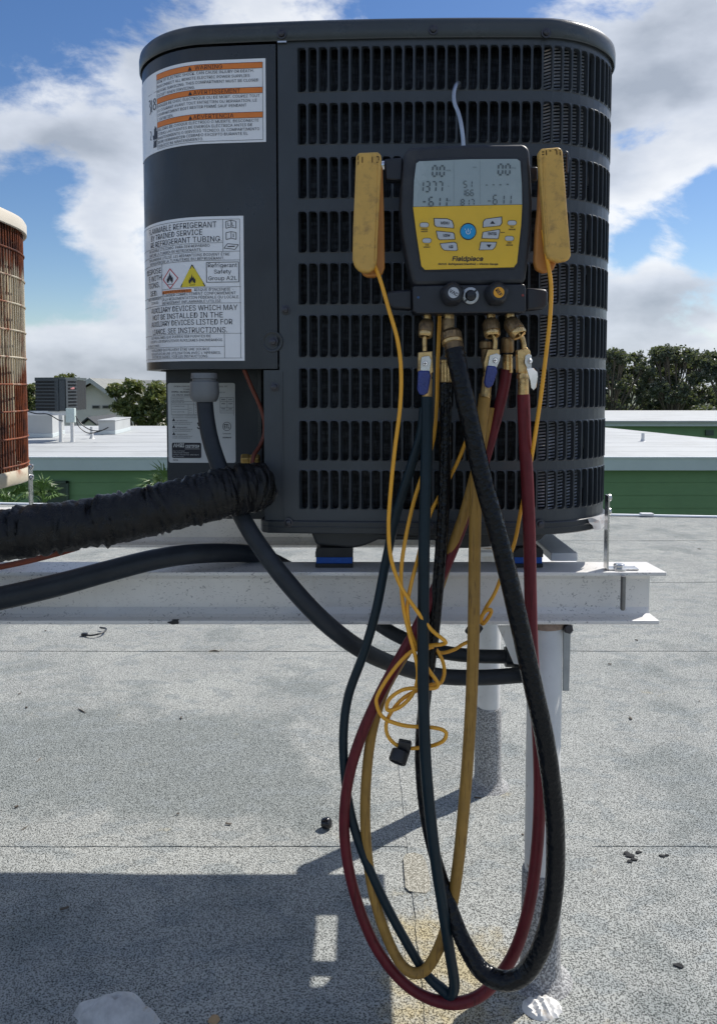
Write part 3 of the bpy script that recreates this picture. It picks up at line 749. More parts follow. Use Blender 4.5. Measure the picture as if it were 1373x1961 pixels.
def hit(px, py, ol=OL, inv=UI):
    """picture point -> (s, z) on the outline surface"""
    o = inv @ CAMP; d = inv.to_3x3() @ pdir(px, py)
    best = None
    for i in range(len(ol.p) - 1):
        a, b = ol.p[i], ol.p[i + 1]; e = b - a
        den = d.x * e.y - d.y * e.x
        if abs(den) < 1e-12: continue
        t = ((a.x - o.x) * e.y - (a.y - o.y) * e.x) / den
        u = ((a.x - o.x) * d.y - (a.y - o.y) * d.x) / den
        if -1e-6 <= u <= 1 + 1e-6 and t > 0 and (best is None or t < best[0]): best = (t, ol.s[i] + u * (ol.s[i + 1] - ol.s[i]))
    if best is None: return None
    return best[1], o.z + best[0] * d.z
def S3(s, z, off=0, ol=OL):
    p = ol.at(s, off); return Vector((p.x, p.y, z))
print('silhouette test left/right', hit(277, 150), hit(1170, 150), hit(273, 150), hit(1174, 150))

zL1 = hit(760, 33)[1]; zL0 = hit(760, 74)[1]           # lid top and skirt bottom
zT1 = hit(760, 996)[1]; zT0 = hit(760, 1023)[1]         # base trim
s_gap, s_st = hit(534, 500)[0], hit(506, 850)[0]
z_pb = hit(480, 706)[1]                                  # lower edge of the access panel
sL_end = s_gap - .42                                     # panel runs round the left corner
# --- louvered grille
rows_px = [(90, 175), (197, 276), (301, 380), (405, 484), (505, 584), (605, 685), (707, 783), (808, 884), (903, 977)]
rows = [(hit(700, b - 2)[1], hit(700, a - 2)[1]) for a, b in rows_px]
pitch = .01535; s0 = hit(570, 500)[0]
s_end = OL.hi + (sL_end + OL.total - OL.hi)
ncell = int((OL.total + sL_end - s0) / pitch)
zg1, zg0 = zL0 + .004, zT1 - .002
g = MB()
def quad_strip(sa, sb, z0, z1, off=0, n=1):
    for i in range(n):
        a, b = sa + (sb - sa) * i / n, sa + (sb - sa) * (i + 1) / n
        g.add([S3(a, z0, off), S3(b, z0, off), S3(b, z1, off), S3(a, z1, off)], [(0, 1, 2, 3)])
zc = [zg1] + [v for r_ in rows for v in (r_[1] + .0012, r_[0] - .0012)] + [zg0]
slot_l, slot_r = .0012, .0138
def slot_pts(a, z0, z1):
    x0, x1 = a + slot_l, a + slot_r; r = .0046; q = .0018
    P_ = [(x0, z0 + q), (x0 + q, z0)]
    for k in range(4): t = R(-90 + 30 * k); P_.append((x1 - r + r * math.cos(t), z0 + r * 1.3 + r * 1.3 * math.sin(t)))
    for k in range(4): t = R(30 * k); P_.append((x1 - r + r * math.cos(t), z1 - r * 1.3 + r * 1.3 * math.sin(t)))
    P_ += [(x0 + q, z1), (x0, z1 - q)]
    return P_
for c in range(ncell):
    a, b = s0 + c * pitch, s0 + (c + 1) * pitch
    for k in range(0, len(zc), 2): quad_strip(a, b, zc[k + 1], zc[k])
    for (z0, z1) in rows:
        ip = slot_pts(a, z0, z1); op = []
        zb_, zt_ = z0 - .0012, z1 + .0012
        n = len(ip)
        for (x, z) in ip:
            if z < z0 + .0075: oz = zb_ if z < z0 + .0035 else z
            elif z > z1 - .0075: oz = zt_ if z > z1 - .0035 else z
            else: oz = z
            ox_ = a if x < a + .0022 else (b if x > a + .0108 else x)
            if ox_ != a and ox_ != b: oz = zb_ if z < (z0 + z1) / 2 else zt_
            op.append((ox_, oz))
        vs = [S3(x, z) for x, z in op] + [S3(x, z, .0009) for x, z in ip] + [S3(x + (.0012 if x > a + .007 else .0026), z, -.0072) for x, z in ip]
        fs = []
        for i in range(n):
            j = (i + 1) % n
            fs.append((i, j, n + j, n + i)); fs.append((n + i, n + j, 2 * n + j, 2 * n + i))
        # corner triangles
        base = g.add(vs, fs)
        for cx_, cz_, i, j in ((a, zb_, 0, 1), (b, zb_, None, None), (b, zt_, None, None), (a, zt_, n - 1, n - 2)):
            if i is None:
                cand = [q for q in range(n) if op[q] == (cx_, cz_)]
                continue
# plain strip left of the slots, down to the base
ns = 6
quad_strip(s_gap, s0, zg0, zg1, 0, ns)
quad_strip(s_st, s_gap, zg0, z_pb - .002, 0, 3)
# return lips at the strip edges
g.add([S3(s_gap, zg0), S3(s_gap, zg1), S3(s_gap, zg1, -.03), S3(s_gap, zg0, -.03)], [(0, 1, 2, 3)])
pa = OL.at(s_st)
g.add([Vector((pa.x, pa.y, zg0)), Vector((pa.x, pa.y, z_pb)), Vector((pa.x, pa.y + .12, z_pb)), Vector((pa.x, pa.y + .12, zg0))], [(0, 1, 2, 3)])
o = obj('louvered_grille', g, M_grl, unit, world=False, smooth=45)
# vertical fold line between strip and grille
m = MB(); sv = hit(541, 850)[0]
m.prism([S3(sv - .0009, zg0, .0003), S3(sv + .0009, zg0, .0003), S3(sv + .0009, zg0, .0016), S3(sv - .0009, zg0, .0016)], (0, 0, z_pb - .004 - zg0))
obj('seam_rib', m, M_grl, unit, world=False)

# --- coil behind the slots, end tubes to the right
m = MB(); sc0, sc1 = s_gap + .01, OL.total + sL_end - .02
m.grid(lambda u, v: S3(sc0 + (hit(1128, 500)[0] - sc0 - .0) * u, zg0 + (zg1 - zg0) * v, -.024), 60, 2)
obj('coil', m, M_coil, unit, world=False, smooth=60)
m = MB(); sd = hit(1128, 500)[0]
m.grid(lambda u, v: S3(sd + (sc1 - sd) * u, zg0 + (zg1 - zg0) * v, -.036), 160, 1); obj('slot_shade_sheet', m, M_dark, unit, world=False)  # dark sheet paints the unlit depth behind the slots
m = MB(); se0, se1 = hit(1040, 500)[0], hit(1126, 500)[0]; zz = zg0 + .01
while zz < zg1 - .01:
    pts = [S3(se0 + (se1 - se0) * i / 6, zz + .010 * (i / 6), -.0125 - (.008 if i in (0,) else 0)) for i in range(7)]
    m.tube(pts, .0013, 5, sub=1); zz += .0048
ob = obj('coil_end_tubes', m, M_tubes, unit, world=False, smooth=60); ob['kind'] = 'stuff'

# --- access panel wrapping the front left corner
def shell(mb_, sa, sb, z0, z1, off, n, th=.0035, nz=1):
    mb_.grid(lambda u, v: S3(sa + (sb - sa) * u, z0 + (z1 - z0) * v, off), n, nz)
    mb_.grid(lambda u, v: S3(sa + (sb - sa) * u, z0, off - th * v * 6), n, 1, flip=True)
    mb_.grid(lambda u, v: S3(sa + (sb - sa) * u, z1, off - th * v), n, 1)
    for q, fl in ((sa, True), (sb, False)): mb_.grid(lambda u, v: S3(q, z0 + (z1 - z0) * v, off - th * u * 2), 1, nz, flip=not fl)
m = MB(); shell(m, sL_end, s_gap - .0026, z_pb, zL0 - .003, .0016, 60)
obj('access_panel', m, M_unit, unit, world=False, smooth=40)
m = MB(); m.grid(lambda u, v: S3(sL_end + (s_gap + .004 - sL_end) * u, z_pb - .001 + (zL0 - z_pb) * v, -.021), 50, 1); obj('gap_shade_sheet', m, M_dark, unit, world=False)  # dark sheet gives the panel gap its shade
m = MB(); m.grid(lambda u, v: S3(s_gap - .14 + .13 * u, z_pb - .0015, -.001 - .006 * v), 8, 1)
# soft embossed screw dimple on the panel
sq, zq = hit(524, 654)
m = MB(); c0 = S3(sq - .002, zq, .0018); nn = (S3(sq, zq, 1) - S3(sq, zq, 0)).normalized()
m.lathe(c0, nn, [(-.001, .0165), (.0008, .0160), (.0012, .0140), (-.0004, .0105), (-.001, .010), (-.001, .004)], 26, cap=False); obj('screw_boss', m, M_unit, unit, world=False, smooth=60)
def screw(px, py, off=.001, r=.0062):
    s, z = hit(px, py); c = S3(s, z, off); nn = (S3(s, z, 1) - S3(s, z, 0)).normalized()
    m = MB(); m.lathe(c, nn, [(-.002, r * 1.15), (.0006, r * 1.15), (.0009, r * .78), (.004, r * .72), (.0048, r * .55)], 6 * 3); obj('screw', m, M_screw, unit, world=False, smooth=40)
for px, py, of in ((547, 593, .001), (526, 741, .001), (524, 654, .002), (525, 944, .001), (553, 1000, .004), (823, 1007, .004), (1033, 1003, .004)): screw(px, py, of)
for px, py in ((541, 68), (829, 60), (1043, 66)): screw(px, py, .0070)
m = MB(); s_, z_ = hit(541, 80); m.box(S3(s_, z_ - .001, .0035), (.013, .003, .0022)); obj('edge_clip', m, M_steel, unit, world=False)

# --- lid: skirt, rolled edge and fan guard
m = MB(); prof = [(-.004, zL0 + .006), (.0042, zL0), (.0056, zL0 + .002), (.0058, zL1 - .012), (.0045, zL1 - .005), (.001, zL1 - .0012), (-.004, zL1), (-.03, zL1 + .001), (-.10, zL1 - .002), (-.11, zL1 - .014)]
nn_ = len(OL.p) - 1
for i in range(nn_):
    for (o1, z1) in prof:
        p = OL.p[i] + OL.nrm[i] * o1 if o1 > -.02 else OL.p[i] * ((HA + o1) / HA)
        m.v.append(Vector((p.x, p.y, z1)))
K = len(prof)
for i in range(nn_):
    j = (i + 1) % nn_
    for k in range(K - 1): m.f.append([i * K + k, j * K + k, j * K + k + 1, i * K + k + 1]); m.m.append(0)
obj('lid', m, M_lid, unit, world=False, smooth=38)
m = MB(); m.lathe((0, -.02, zL1 - .03), (0, 0, 1), [(0, .255), (.012, .255)], 40); obj('fan_opening_shade', m, M_dark, unit, world=False)  # black disc stands for the shade in the fan opening
for r in [.04 + .024 * i for i in range(10)]:
    m = MB(); m.tube([Vector((r * math.cos(R(a)), r * math.sin(R(a)) - .02, zL1 - .012)) for a in range(0, 361, 12)], .0016, 5, sub=1, cap=False); obj('guard_ring', m, M_blk, unit, world=False, smooth=60)

# --- base pan and moulded underside
m = MB(); off = .0035
cutx = OL.at(s_st - .004).x
ring = []
for i in range(nn_):
    p = OL.p[i] + OL.nrm[i] * off; ring.append(p)
def cut(ring, dx=0):
    out = []
    ycut = -HA + .118
    inside = lambda p: p.x < cutx + dx and p.y < ycut
    done = False
    for p in ring:
        if inside(p):
            if not done: out += [Vector((-HA + .02, ycut)), Vector((cutx + dx - .008, ycut)), Vector((cutx + dx - .004, ycut - .01)), Vector((cutx + dx - .004, -HA - .002)), Vector((cutx + dx, -HA - .012))]; done = True
        else: out.append(p)
    return out
r1 = cut(ring)
m.prism([(p.x, p.y, zT0) for p in r1], (0, 0, zT1 - zT0 - .002)); obj('base_pan', m, M_unit, unit, world=False, bevel=.0018, smooth=30)
m = MB(); m.prism([(p.x * .999, p.y * .9993 - .0012 * (p.y < 0), zT0 + .009) for p in r1], (0, 0, .0022)); obj('pan_rib', m, M_unit, unit, world=False, bevel=.0008)
zF = .702
def px2x(px, py, D): return (UI @ P(px, py, D)).x
xa, xb_ = px2x(607, 1040, 1.2), px2x(1040, 1040, 1.2)
und = MB()
prof = [(xa - .028, zT0), (xa - .010, zT0), (xa - .0, zF), (xa + .015, zF - .001), (xa + .058, zF - .004), (xa + .075, zF), (xa + .095, zF + .009), (xa + .18, zF + .009), (xa + .20, zF - .003), (xb_ - .12, zF - .003), (xb_ - .08, zF), (xb_ - .03, zF + .002), (xb_ - .008, zF + .012), (xb_ + .004, zT0)]
prof2 = [(x_, z_) for x_, z_ in prof] 
und.prism([(x_, -HA + .012, z_) for x_, z_ in prof2], (0, 1.86 * HA - .05, 0)); obj('moulded_underside', und, M_base, unit, world=False, bevel=.004, smooth=30)
# --- recessed lower left service area
yb = -HA + .105
xr0 = (UI @ P(312, 850, 1.27)).x; xr1 = OL.at(s_st).x
m = MB()
m.bb((xr0, yb, zT0 - .0), (xr1 + .03, yb + .004, z_pb + .02)); obj('recessed_panel', m, unit_mat("recess_panel_paint", (.022, .028, .034)), unit, world=False)
m = MB(); m.add([(xr0, yb + .001, zT0), (xr0, yb + .001, z_pb + .02), (xr0 - .015, HA * .86 - .1, z_pb + .02), (xr0 - .015, HA * .86 - .1, zT0)], [(0, 1, 2, 3)]); obj('recessed_side', m, M_unit, unit, world=False)
m = MB(); pc = [OL.at(sL_end + (s_gap - sL_end) * i / 40, -.004) for i in range(41)]
m.prism([(p.x, p.y, z_pb + .004) for p in pc] + [(pc[-1].x, yb + .08, z_pb + .004), (pc[0].x + .02, yb + .3, z_pb + .004)], (0, 0, .003)); obj('control_box_floor', m, M_unit, unit, world=False)
m = MB(); xx = (UI @ P(497, 850, 1.25)).x; m.bb((xx - .006, yb - .012, zT0 + .02), (xx + .0, yb - .001, z_pb + .002)); obj('corner_flange', m, M_unit, unit, world=False, bevel=.001)

# ------------------------------------------------------------------ printed labels
try:
    import os
    SANS = bpy.data.fonts.load(os.path.join(bpy.utils.system_resource('DATAFILES'), 'fonts', 'Inter.woff2'))
except Exception:
    SANS = None     # Blender's own default face
def text_geo(s, bold=False):
    cu = bpy.data.curves.new("print", 'FONT'); cu.body = s
    if SANS: cu.font = SANS; cu.resolution_u = 1; cu.size = 1
    if bold: cu.offset = .022
    ob = bpy.data.objects.new("print", cu); COL.objects.link(ob)
    dg = bpy.context.evaluated_depsgraph_get(); me = bpy.data.meshes.new_from_object(ob.evaluated_get(dg))
    vs = [v.co.copy() for v in me.vertices]; fs = [list(p.vertices) for p in me.polygons]
    bpy.data.objects.remove(ob); bpy.data.curves.remove(cu); bpy.data.meshes.remove(me)
    return vs, fs
CAPH = max(v.y for v in text_geo('H')[0]); print('cap height', CAPH)
TCACHE = {}
def tg(s, bold=False):
    if (s, bold) not in TCACHE: TCACHE[(s, bold)] = text_geo(s, bold)
    return TCACHE[(s, bold)]
def put_text(mb_, s, fn, x, y, h, wdt=None, align='L', bold=False, shear=0, asp=.92):
    """fn(u, v)->3D; x,y anchor in label units, h cap height in label units"""
    vs, fs = tg(s, bold)
    if not vs: return
    x0 = min(v.x for v in vs); x1 = max(v.x for v in vs); k = h / CAPH
    kx = (wdt / (x1 - x0)) if wdt else k * asp
    W = (x1 - x0) * kx; xs = x if align == 'L' else (x - W if align == 'R' else x - W / 2)
    mb_.add([fn(xs + (v.x - x0) * kx + shear * v.y * k, y + v.y * k) for v in vs], fs)
def rect(mb_, fn, x0, y0, x1, y1, n=1, mi=0):
    for i in range(n):
        a, b = x0 + (x1 - x0) * i / n, x0 + (x1 - x0) * (i + 1) / n
        mb_.add([fn(a, y0), fn(b, y0), fn(b, y1), fn(a, y1)], [(0, 1, 2, 3)], mi)
def line(mb_, fn, x0, y0, x1, y1, wd, n=1):
    d = Vector((x1 - x0, y1 - y0)); 
    if d.length == 0: return
    q = Vector((-d.y, d.x)).normalized() * wd / 2
    for i in range(n):
        a = Vector((x0, y0)) + d * (i / n); b = Vector((x0, y0)) + d * ((i + 1) / n)
        mb_.add([fn(*(a - q)), fn(*(b - q)), fn(*(b + q)), fn(*(a + q))], [(0, 1, 2, 3)])
def poly(mb_, fn, pts): mb_.add([fn(*p) for p in pts], [tuple(range(len(pts)))])
M_lab = mat("label_vinyl", (.86, .86, .88), .35, 0, .03, 15, coat=.2)
M_ink = mat("label_black_ink", (.014, .014, .024), .4, 0, .05, 40)
M_or = mat("label_orange", (.80, .22, .03), .4, 0, .05, 40)
M_yel = mat("label_yellow", (.80, .62, .03), .4, 0, .05, 40)
M_red = mat("label_red", (.60, .05, .05), .4, 0, .05, 40)

# warning label (label units: 1 unit = 1/5085 of the row scale, right edge x=1265, top y=58)
sR, zT_ = hit(509, 111.5); _, zB_ = hit(509, 271.5); sBar, _ = hit(303.5, 190)
uz = (zT_ - zB_) / 812.0; us = (sR - sBar) / (1268 - 222.)
def f1(off):
    return lambda x, y: S3(sR - (1268 - x) * us, zT_ + y * uz, .0016 + off)
# y given as negative distance below the label top
m = MB(); xl = 222 - 460
m.grid(lambda u, v: f1(.0006)(xl + (1268 - xl) * u, -812 * (1 - v)), 50, 1)
for v_, fl in ((0, False), (-812, True)): m.grid(lambda u, v: f1(.0006 - .0006 * v)(xl + (1268 - xl) * u, v_), 50, 1, flip=fl)
lab1 = obj('warning_label', m, M_lab, unit, world=False, smooth=60); lab1['label'] = 'upper white sticker with three orange warning bars'
m = MB(); F = f1(.0009)
for y0, y1 in ((-37, -93), (-279, -334), (-519, -574)): m = MB(); rect(m, F, 222, y1, 1243, y0, 40); obj('orange_bar', m, M_or, lab1, world=False)
m = MB(); F = f1(.0012)
for y in (-36, -93, -278, -334, -518, -574, -790): line(m, F, 222, y, 1243, y, 3.2, 20)
line(m, F, 222, -36, 222, -790, 3.2); line(m, F, 1243, -36, 1243, -790, 3.2); line(m, F, 60, -200, 222, -200, 3)
def tri(mb_, F, x, y, h, wd):
    poly(mb_, F, [(x, y), (x + wd, y), (x + wd / 2, y + h)])
for s, y, x, wt in (("WARNING", -84, 655, 240), ("AVERTISSEMENT", -326, 640, 410), ("ADVERTENCIA", -566, 635, 355)):
    tri(m, F, 590, y - 1, 40, 38); put_text(m, s, F, x, y, 40, wt, bold=False)
L1 = [("RISK OF ELECTRIC SHOCK. CAN CAUSE INJURY OR DEATH.", -130, 935), ("DISCONNECT ALL REMOTE ELECTRIC POWER SUPPLIES", -176, 900), ("BEFORE SERVICING. THIS COMPARTMENT MUST BE CLOSED", -222, 975), ("EXCEPT WHEN SERVICING.", -266, 420),
      ("DANGER DE CHOC ÉLECTRIQUE OU DE MORT. COUPEZ TOUT", -374, 985), ("LE COURANT AVANT TOUT ENTRETIEN OU REPARATION. LE", -418, 960), ("COMPARTIMENT DOIT RESTER FERMÉ SAUF PENDANT", -462, 870), ("L'ENTRETIEN.", -507, 200),
      ("PELIGRO DE CHOQUE ELÉCTRICO O MUERTE. DESCONECTE", -613, 975), ("TODAS LAS FUENTES DE ENERGÍA ELÉCTRICA ANTES DE", -655, 920), ("MANTENIMIENTO O SERVICIO TÉCNICO. EL COMPARTIMENTO", -697, 980), ("DEBE PERMANECER CERRADO EXCEPTO DURANTE EL", -738, 880), ("SERVICIO DE MANTENIMIENTO.", -778, 490)]
for s, y, wd in L1: put_text(m, s, F, 232, y, 27, wd)
# handwritten 318 and 2, black hand
def stroke(mb_, F, pts, wd):
    for i in range(len(pts) - 1): line(mb_, F, *pts[i], *pts[i + 1], wd)
x0 = 60
stroke(m, F, [(75, -262), (100, -255), (105, -290), (88, -310), (108, -335), (105, -385), (85, -398)], 10)
stroke(m, F, [(128, -258), (128, -385)], 10)
for (cx_, cy_, rr) in ((182, -285, 22), (180, -345, 30)):
    stroke(m, F, [(cx_ + rr * math.cos(R(a)) * .8, cy_ + rr * math.sin(R(a))) for a in range(0, 361, 40)], 10)
stroke(m, F, [(90, -575), (108, -580), (112, -610), (95, -660), (118, -665)], 9)
poly(m, F, [(150, -760), (205, -760), (205, -710), (218, -660), (218, -600), (206, -600), (206, -560), (194, -560), (192, -545), (180, -545), (178, -565), (168, -568), (164, -640), (148, -625), (142, -640), (158, -700)])
obj('label_print', m, M_ink, lab1, world=False)
m = MB(); stroke(m, f1(.0015), [(148, -690), (165, -680), (170, -696), (190, -680), (195, -694), (215, -684)], 5); obj('spark_mark', m, M_lab, lab1, world=False)

# refrigerant label
sR2, zT2 = hit(466, 413); _, zB2 = hit(469.5, 690.5); sM2, _ = hit(314, 540)
u2z = (zT2 - zB2) / 1820.; u2s = (hit(461, 500)[0] - sM2) / (1250 - 288.)
sRR = hit(468, 550)[0]
def f2(off): return lambda x, y: S3(sRR - (1295 - x) * u2s, zT2 - (y - 80) * u2z, .0016 + off)
m = MB(); xl = -620
m.grid(lambda u, v: f2(.0006)(xl + (1295 - xl) * u, 80 + 1820 * (1 - v)), 60, 1)
for v_, fl in ((80, False), (1900, True)): m.grid(lambda u, v: f2(.0006 - .0006 * v)(xl + (1295 - xl) * u, v_), 60, 1, flip=fl)
lab2 = obj('refrigerant_label', m, M_lab, unit, world=False, smooth=60); lab2['label'] = 'tall white sticker with flame diamond and yellow flame triangle'
F0 = f2(.0012)
Ff = lambda x, y: F0(x, y)
class Flip:      # text helper: y upward
    pass
def T2(mb_, s, x, y, h, align='R', wd=None, asp=.92): put_text(mb_, s, lambda a, b: F0(a, 2 * y - b), x, y, h, wd, align, asp=asp)
m = MB()
def ln(x0, y0, x1, y1, wd=4, n=1): line(m, Ff, x0, y0, x1, y1, wd, n)
for y, a, b in ((120, -300, 1255), (410, -300, 1070), (520, -300, 1255), (630, -300, 1255), (965, 288, 1262), (1168, -300, 1265), (1552, -300, 1268), (1718, -300, 1075), (1865, -300, 1272), (1050, -300, 288)): ln(a, y, b, y, 4, 24)
for x, a, b in ((1070, 120, 520), (1255, 120, 1865), (288, 630, 1168), (1075, 1552, 1865)): ln(x, a, x, b)
for x, a, b in ((885, 655, 905), (1240, 655, 905)): ln(x, a, x, b, 7)
for y in (655, 905): ln(885, y, 1240, y, 7, 6)
T2(m, "FLAMMABLE REFRIGERANT", 1000, 217, 72, wd=1000); T2(m, "BY TRAINED SERVICE", 845, 305, 68, wd=790); T2(m, "RE REFRIGERANT TUBING.", 1058, 395, 68, wd=1010)
T2(m, "INFLAMABLE UTILIZADO. PARA SER REPARADO", 925, 458, 34, wd=930); T2(m, "PERFORE LA TUBERÍA DE REFRIGERANTE.", 838, 508, 34, wd=830)
T2(m, "INFLAMMABLE UTILISÉ. LES RÉPARATIONS DOIVENT ÊTRE", 1140, 573, 34, wd=1140); T2(m, "NE PAS PERCER LA TUYAUTERIE DU RÉFRIGÉRANT.", 1085, 620, 33, wd=1060)
T2(m, "Refrigerant", 1062, 718, 50, 'C', wd=320); T2(m, "Safety", 1062, 797, 50, 'C', wd=190); T2(m, "Group A2L", 1062, 880, 50, 'C', wd=315)
T2(m, "DISPOSE", 272, 740, 68); T2(m, "E WITH", 278, 832, 68); T2(m, "TIONS.", 240, 922, 68); T2(m, "SED.", 190, 1025, 66)
T2(m, "ADECUADAMENTE", 275, 1085, 30); T2(m, "LOCALES.", 215, 1135, 30)
T2(m, "RISQUE D'INCENDIE -", 1180, 1012, 34, wd=435); T2(m, "ÉLIMINER CORRECTEMENT CONFORMÉMENT", 300, 1060, 35, 'L', wd=905); T2(m, "À LA RÉGLEMENTATION FÉDÉRALE OU LOCALE.", 300, 1110, 35, 'L', wd=945); T2(m, "RÉFRIGÉRANT INFLAMMABLE UTILISÉ.", 300, 1158, 33, 'L', wd=750)
T2(m, "AUXILIARY DEVICES WHICH MAY", 1222, 1258, 68, wd=1185); T2(m, "NOT BE INSTALLED IN THE", 1060, 1350, 68, wd=990); T2(m, "AUXILIARY DEVICES LISTED FOR", 1165, 1438, 68, wd=1135); T2(m, "LIANCE. SEE INSTRUCTIONS.", 1108, 1540, 68, wd=1040)
T2(m, "LOS AUXILIARES QUE PUEDEN SER FUENTES DE", 925, 1600, 32, wd=900); T2(m, "EXCEPTO LOS DISPOSITIVOS AUXILIARES ENUMERADOS", 1052, 1650, 32, wd=1050); T2(m, "INSTRUCCIONES.", 225, 1705, 30)
T2(m, "AUXILIAIRES QUI PEUVENT ÊTRE UNE SOURCE", 908, 1765, 32, wd=880); T2(m, "BLOQUÉS POUR UNE UTILISATION AVEC L'APPAREIL", 1035, 1812, 32, wd=1010); T2(m, "SYSTÈME DE GAINES. VOIR LES INSTRUCTIONS.", 895, 1855, 32, wd=860)
# pictograms: open books and wrench plate
for yy in (185, 325):
    stroke(m, Ff, [(1105, yy - 38), (1105, yy + 48), (1160, yy + 32), (1215, yy + 48), (1215, yy - 38), (1160, yy - 50), (1105, yy - 38)], 7); stroke(m, Ff, [(1160, yy - 50), (1160, yy + 32)], 6)
stroke(m, Ff, [(1185, 300), (1185, 345)], 8); stroke(m, Ff, [(1128, 160), (1128, 205), (1148, 200)], 6); stroke(m, Ff, [(1172, 160), (1172, 200), (1192, 205)], 6)
stroke(m, Ff, [(1080, 480), (1120, 425), (1160, 430), (1240, 440), (1200, 500), (1160, 490), (1080, 480)], 7); stroke(m, Ff, [(1120, 462), (1200, 458)], 12)
def flame(cx_, cy_, k):
    L = [(-46, 30), (-50, 0), (-42, -28), (-36, -8), (-28, -55), (-18, -30), (-4, -100), (10, -40), (22, -62), (28, -20), (40, -36), (46, 0), (40, 32), (22, 46), (26, 14), (12, 28), (2, -14), (-10, 26), (-24, 8), (-22, 44)]
    poly(m, Ff, [(cx_ + x * k, cy_ + y * k) for x, y in L]); line(m, Ff, cx_ - 42 * k, cy_ + 60 * k, cx_ + 42 * k, cy_ + 60 * k, 7)
flame(422, 845, 1.0); flame(722, 880, .88)
def ringpoly(pts, wd): 
    for i in range(len(pts)): line(m, Ff, *pts[i], *pts[(i + 1) % len(pts)], wd)
ringpoly([(722, 678), (868, 950), (578, 950)], 11)
ob = obj('label_print', m, M_ink, lab2, world=False)
m = MB(); TF = f2(.0010)
for i in range(16):
    a_, b_ = i / 16, (i + 1) / 16; lx = lambda t: 570 + 304 * t; ty = lambda t: 955 - 283 * (1 - abs(2 * t - 1))
    m.add([TF(lx(a_), 955), TF(lx(b_), 955), TF(lx(b_), ty(b_)), TF(lx(a_), ty(a_))], [(0, 1, 2, 3)])
obj('yellow_triangle', m, M_yel, lab2, world=False)
m = MB(); rect(m, f2(.0009), 290, 1022, 712, 982, 16); obj('orange_bar', m, M_or, lab2, world=False)
m = MB(); T2(m, "AVERTISSEMENT", 335, 1015, 28, 'L', wd=370); poly(m, F0, [(298, 1016), (328, 1016), (313, 988)]); obj('bar_print', m, M_ink, lab2, world=False)
m = MB(); FF = F0
dpts = [(424, 705), (540, 835), (424, 965 - 5), (310, 835)]
for i in range(4): line(m, FF, *dpts[i], *dpts[(i + 1) % 4], 12)
obj('red_diamond', m, M_red, lab2, world=False)

# rating plate on the recessed panel
def f3(off):
    a = UI @ P(313, 733, 1.272); b = UI @ P(447, 888, 1.272)
    # plate coords: picture px, py mapped linearly
    xL = a.x + .001; xR_ = b.x; zt, zb = a.z, b.z
    return lambda x, y: Vector((xL + (x - 313) / 134 * (xR_ - xL), yb - .0008 - off, zt - (y - 733) / 155 * (zt - zb)))
M_plate = mat("rating_plate_vinyl", (.60, .61, .60), .4, 0, .04, 20)
def rrect(x0, y0, x1, y1, r, n=4):
    o = []
    for cx_, cy_, a0 in ((x1 - r, y1 - r, 0), (x0 + r, y1 - r, 90), (x0 + r, y0 + r, 180), (x1 - r, y0 + r, 270)):
        for k in range(n + 1): a = R(a0 + 90 * k / n); o.append((cx_ + r * math.cos(a), cy_ + r * math.sin(a)))
    return o
m = MB(); F3 = f3(0); poly(m, F3, rrect(313, 733, 448, 888, 4)[::-1]); lab3 = obj('rating_plate', m, M_plate, unit, world=False); lab3['label'] = 'pale rating plate behind the conduit'
m = MB(); F3 = f3(.0004)
def T3(s, x, y, h, wd=None, al='L', bold=False, mbx=None): put_text(mbx or m, s, lambda a, b: (F3 if mbx is None else f3(.0008))(a, 2 * y - b), x, y, h, wd, al, bold=bold)
T3("DAIKIN COMFORT TECHNOLOGIES MANUFACTURING, INC.", 326, 741, 2.6, 108); T3("TOMBALL, TEXAS", 344, 746.5, 2.4, 40)
T3("MODEL:  GLZS4BA3010", 321, 751.5, 2.6, 46, bold=True); T3("A.C. VOLTS  208/230", 321, 757.5, 2.6, 42, bold=True); T3("1 PHASE  HZ 60", 400, 752.5, 2.4, 28)
for a, b, c_, d in ((320, 760, 378, 760), (320, 760, 320, 794), (365, 760, 365, 794), (320, 769, 378, 769), (320, 774, 378, 774), (320, 784, 354, 784), (320, 794, 378, 794), (354, 774, 354, 794), (378, 760, 378, 794), (418, 761, 445, 761), (418, 761, 418, 791), (432, 761, 432, 787), (445, 761, 445, 796), (418, 769, 445, 769), (418, 780, 445, 780), (418, 787, 445, 787), (418, 791, 445, 791)): line(m, F3, a, b, c_, d, .5)
for y, s in ((764, "MINIMUM CIRCUIT AMPACITY"), (767.5, "MAX OVERCURRENT"), (772, "MAX FUSE 30"), (779, "COMPRESSOR"), (790, "FAN MOTOR")): T3(s, 322, y, 1.8, 24)
for y in (766, 772.5, 778, 782, 787, 791.5): T3("9.5", 368, y, 2, 5); T3("2.0", 356, y + 5 if y < 785 else y, 1.8, 5) if y > 776 else None
for y in (766, 774, 784): T3("PSIG", 421, y, 2.2, 8, bold=True); T3("450", 435, y, 2.2, 7, bold=True)
for y in (797.5, 801): T3("FOR OUTDOOR USE ONLY. CONTAINS REFRIGERANT CHARGE", 321, y, 1.8, 58)
for y, s in ((807, "WARNING"), (820.5, "ADVERTISSEMENT"), (834, "ADVERTENCIA")):
    poly(m, F3, [(321, y), (327.5, y), (324.2, y - 6)]); T3(s, 330, y, 2.2, 22)
    for k in (1, 2): T3("DISCONNECT POWER BEFORE SERVICING UNIT", 322, y + 3.4 * k, 1.7, 44 - 4 * k)
T3("318", 371, 822, 12, 25, bold=True)
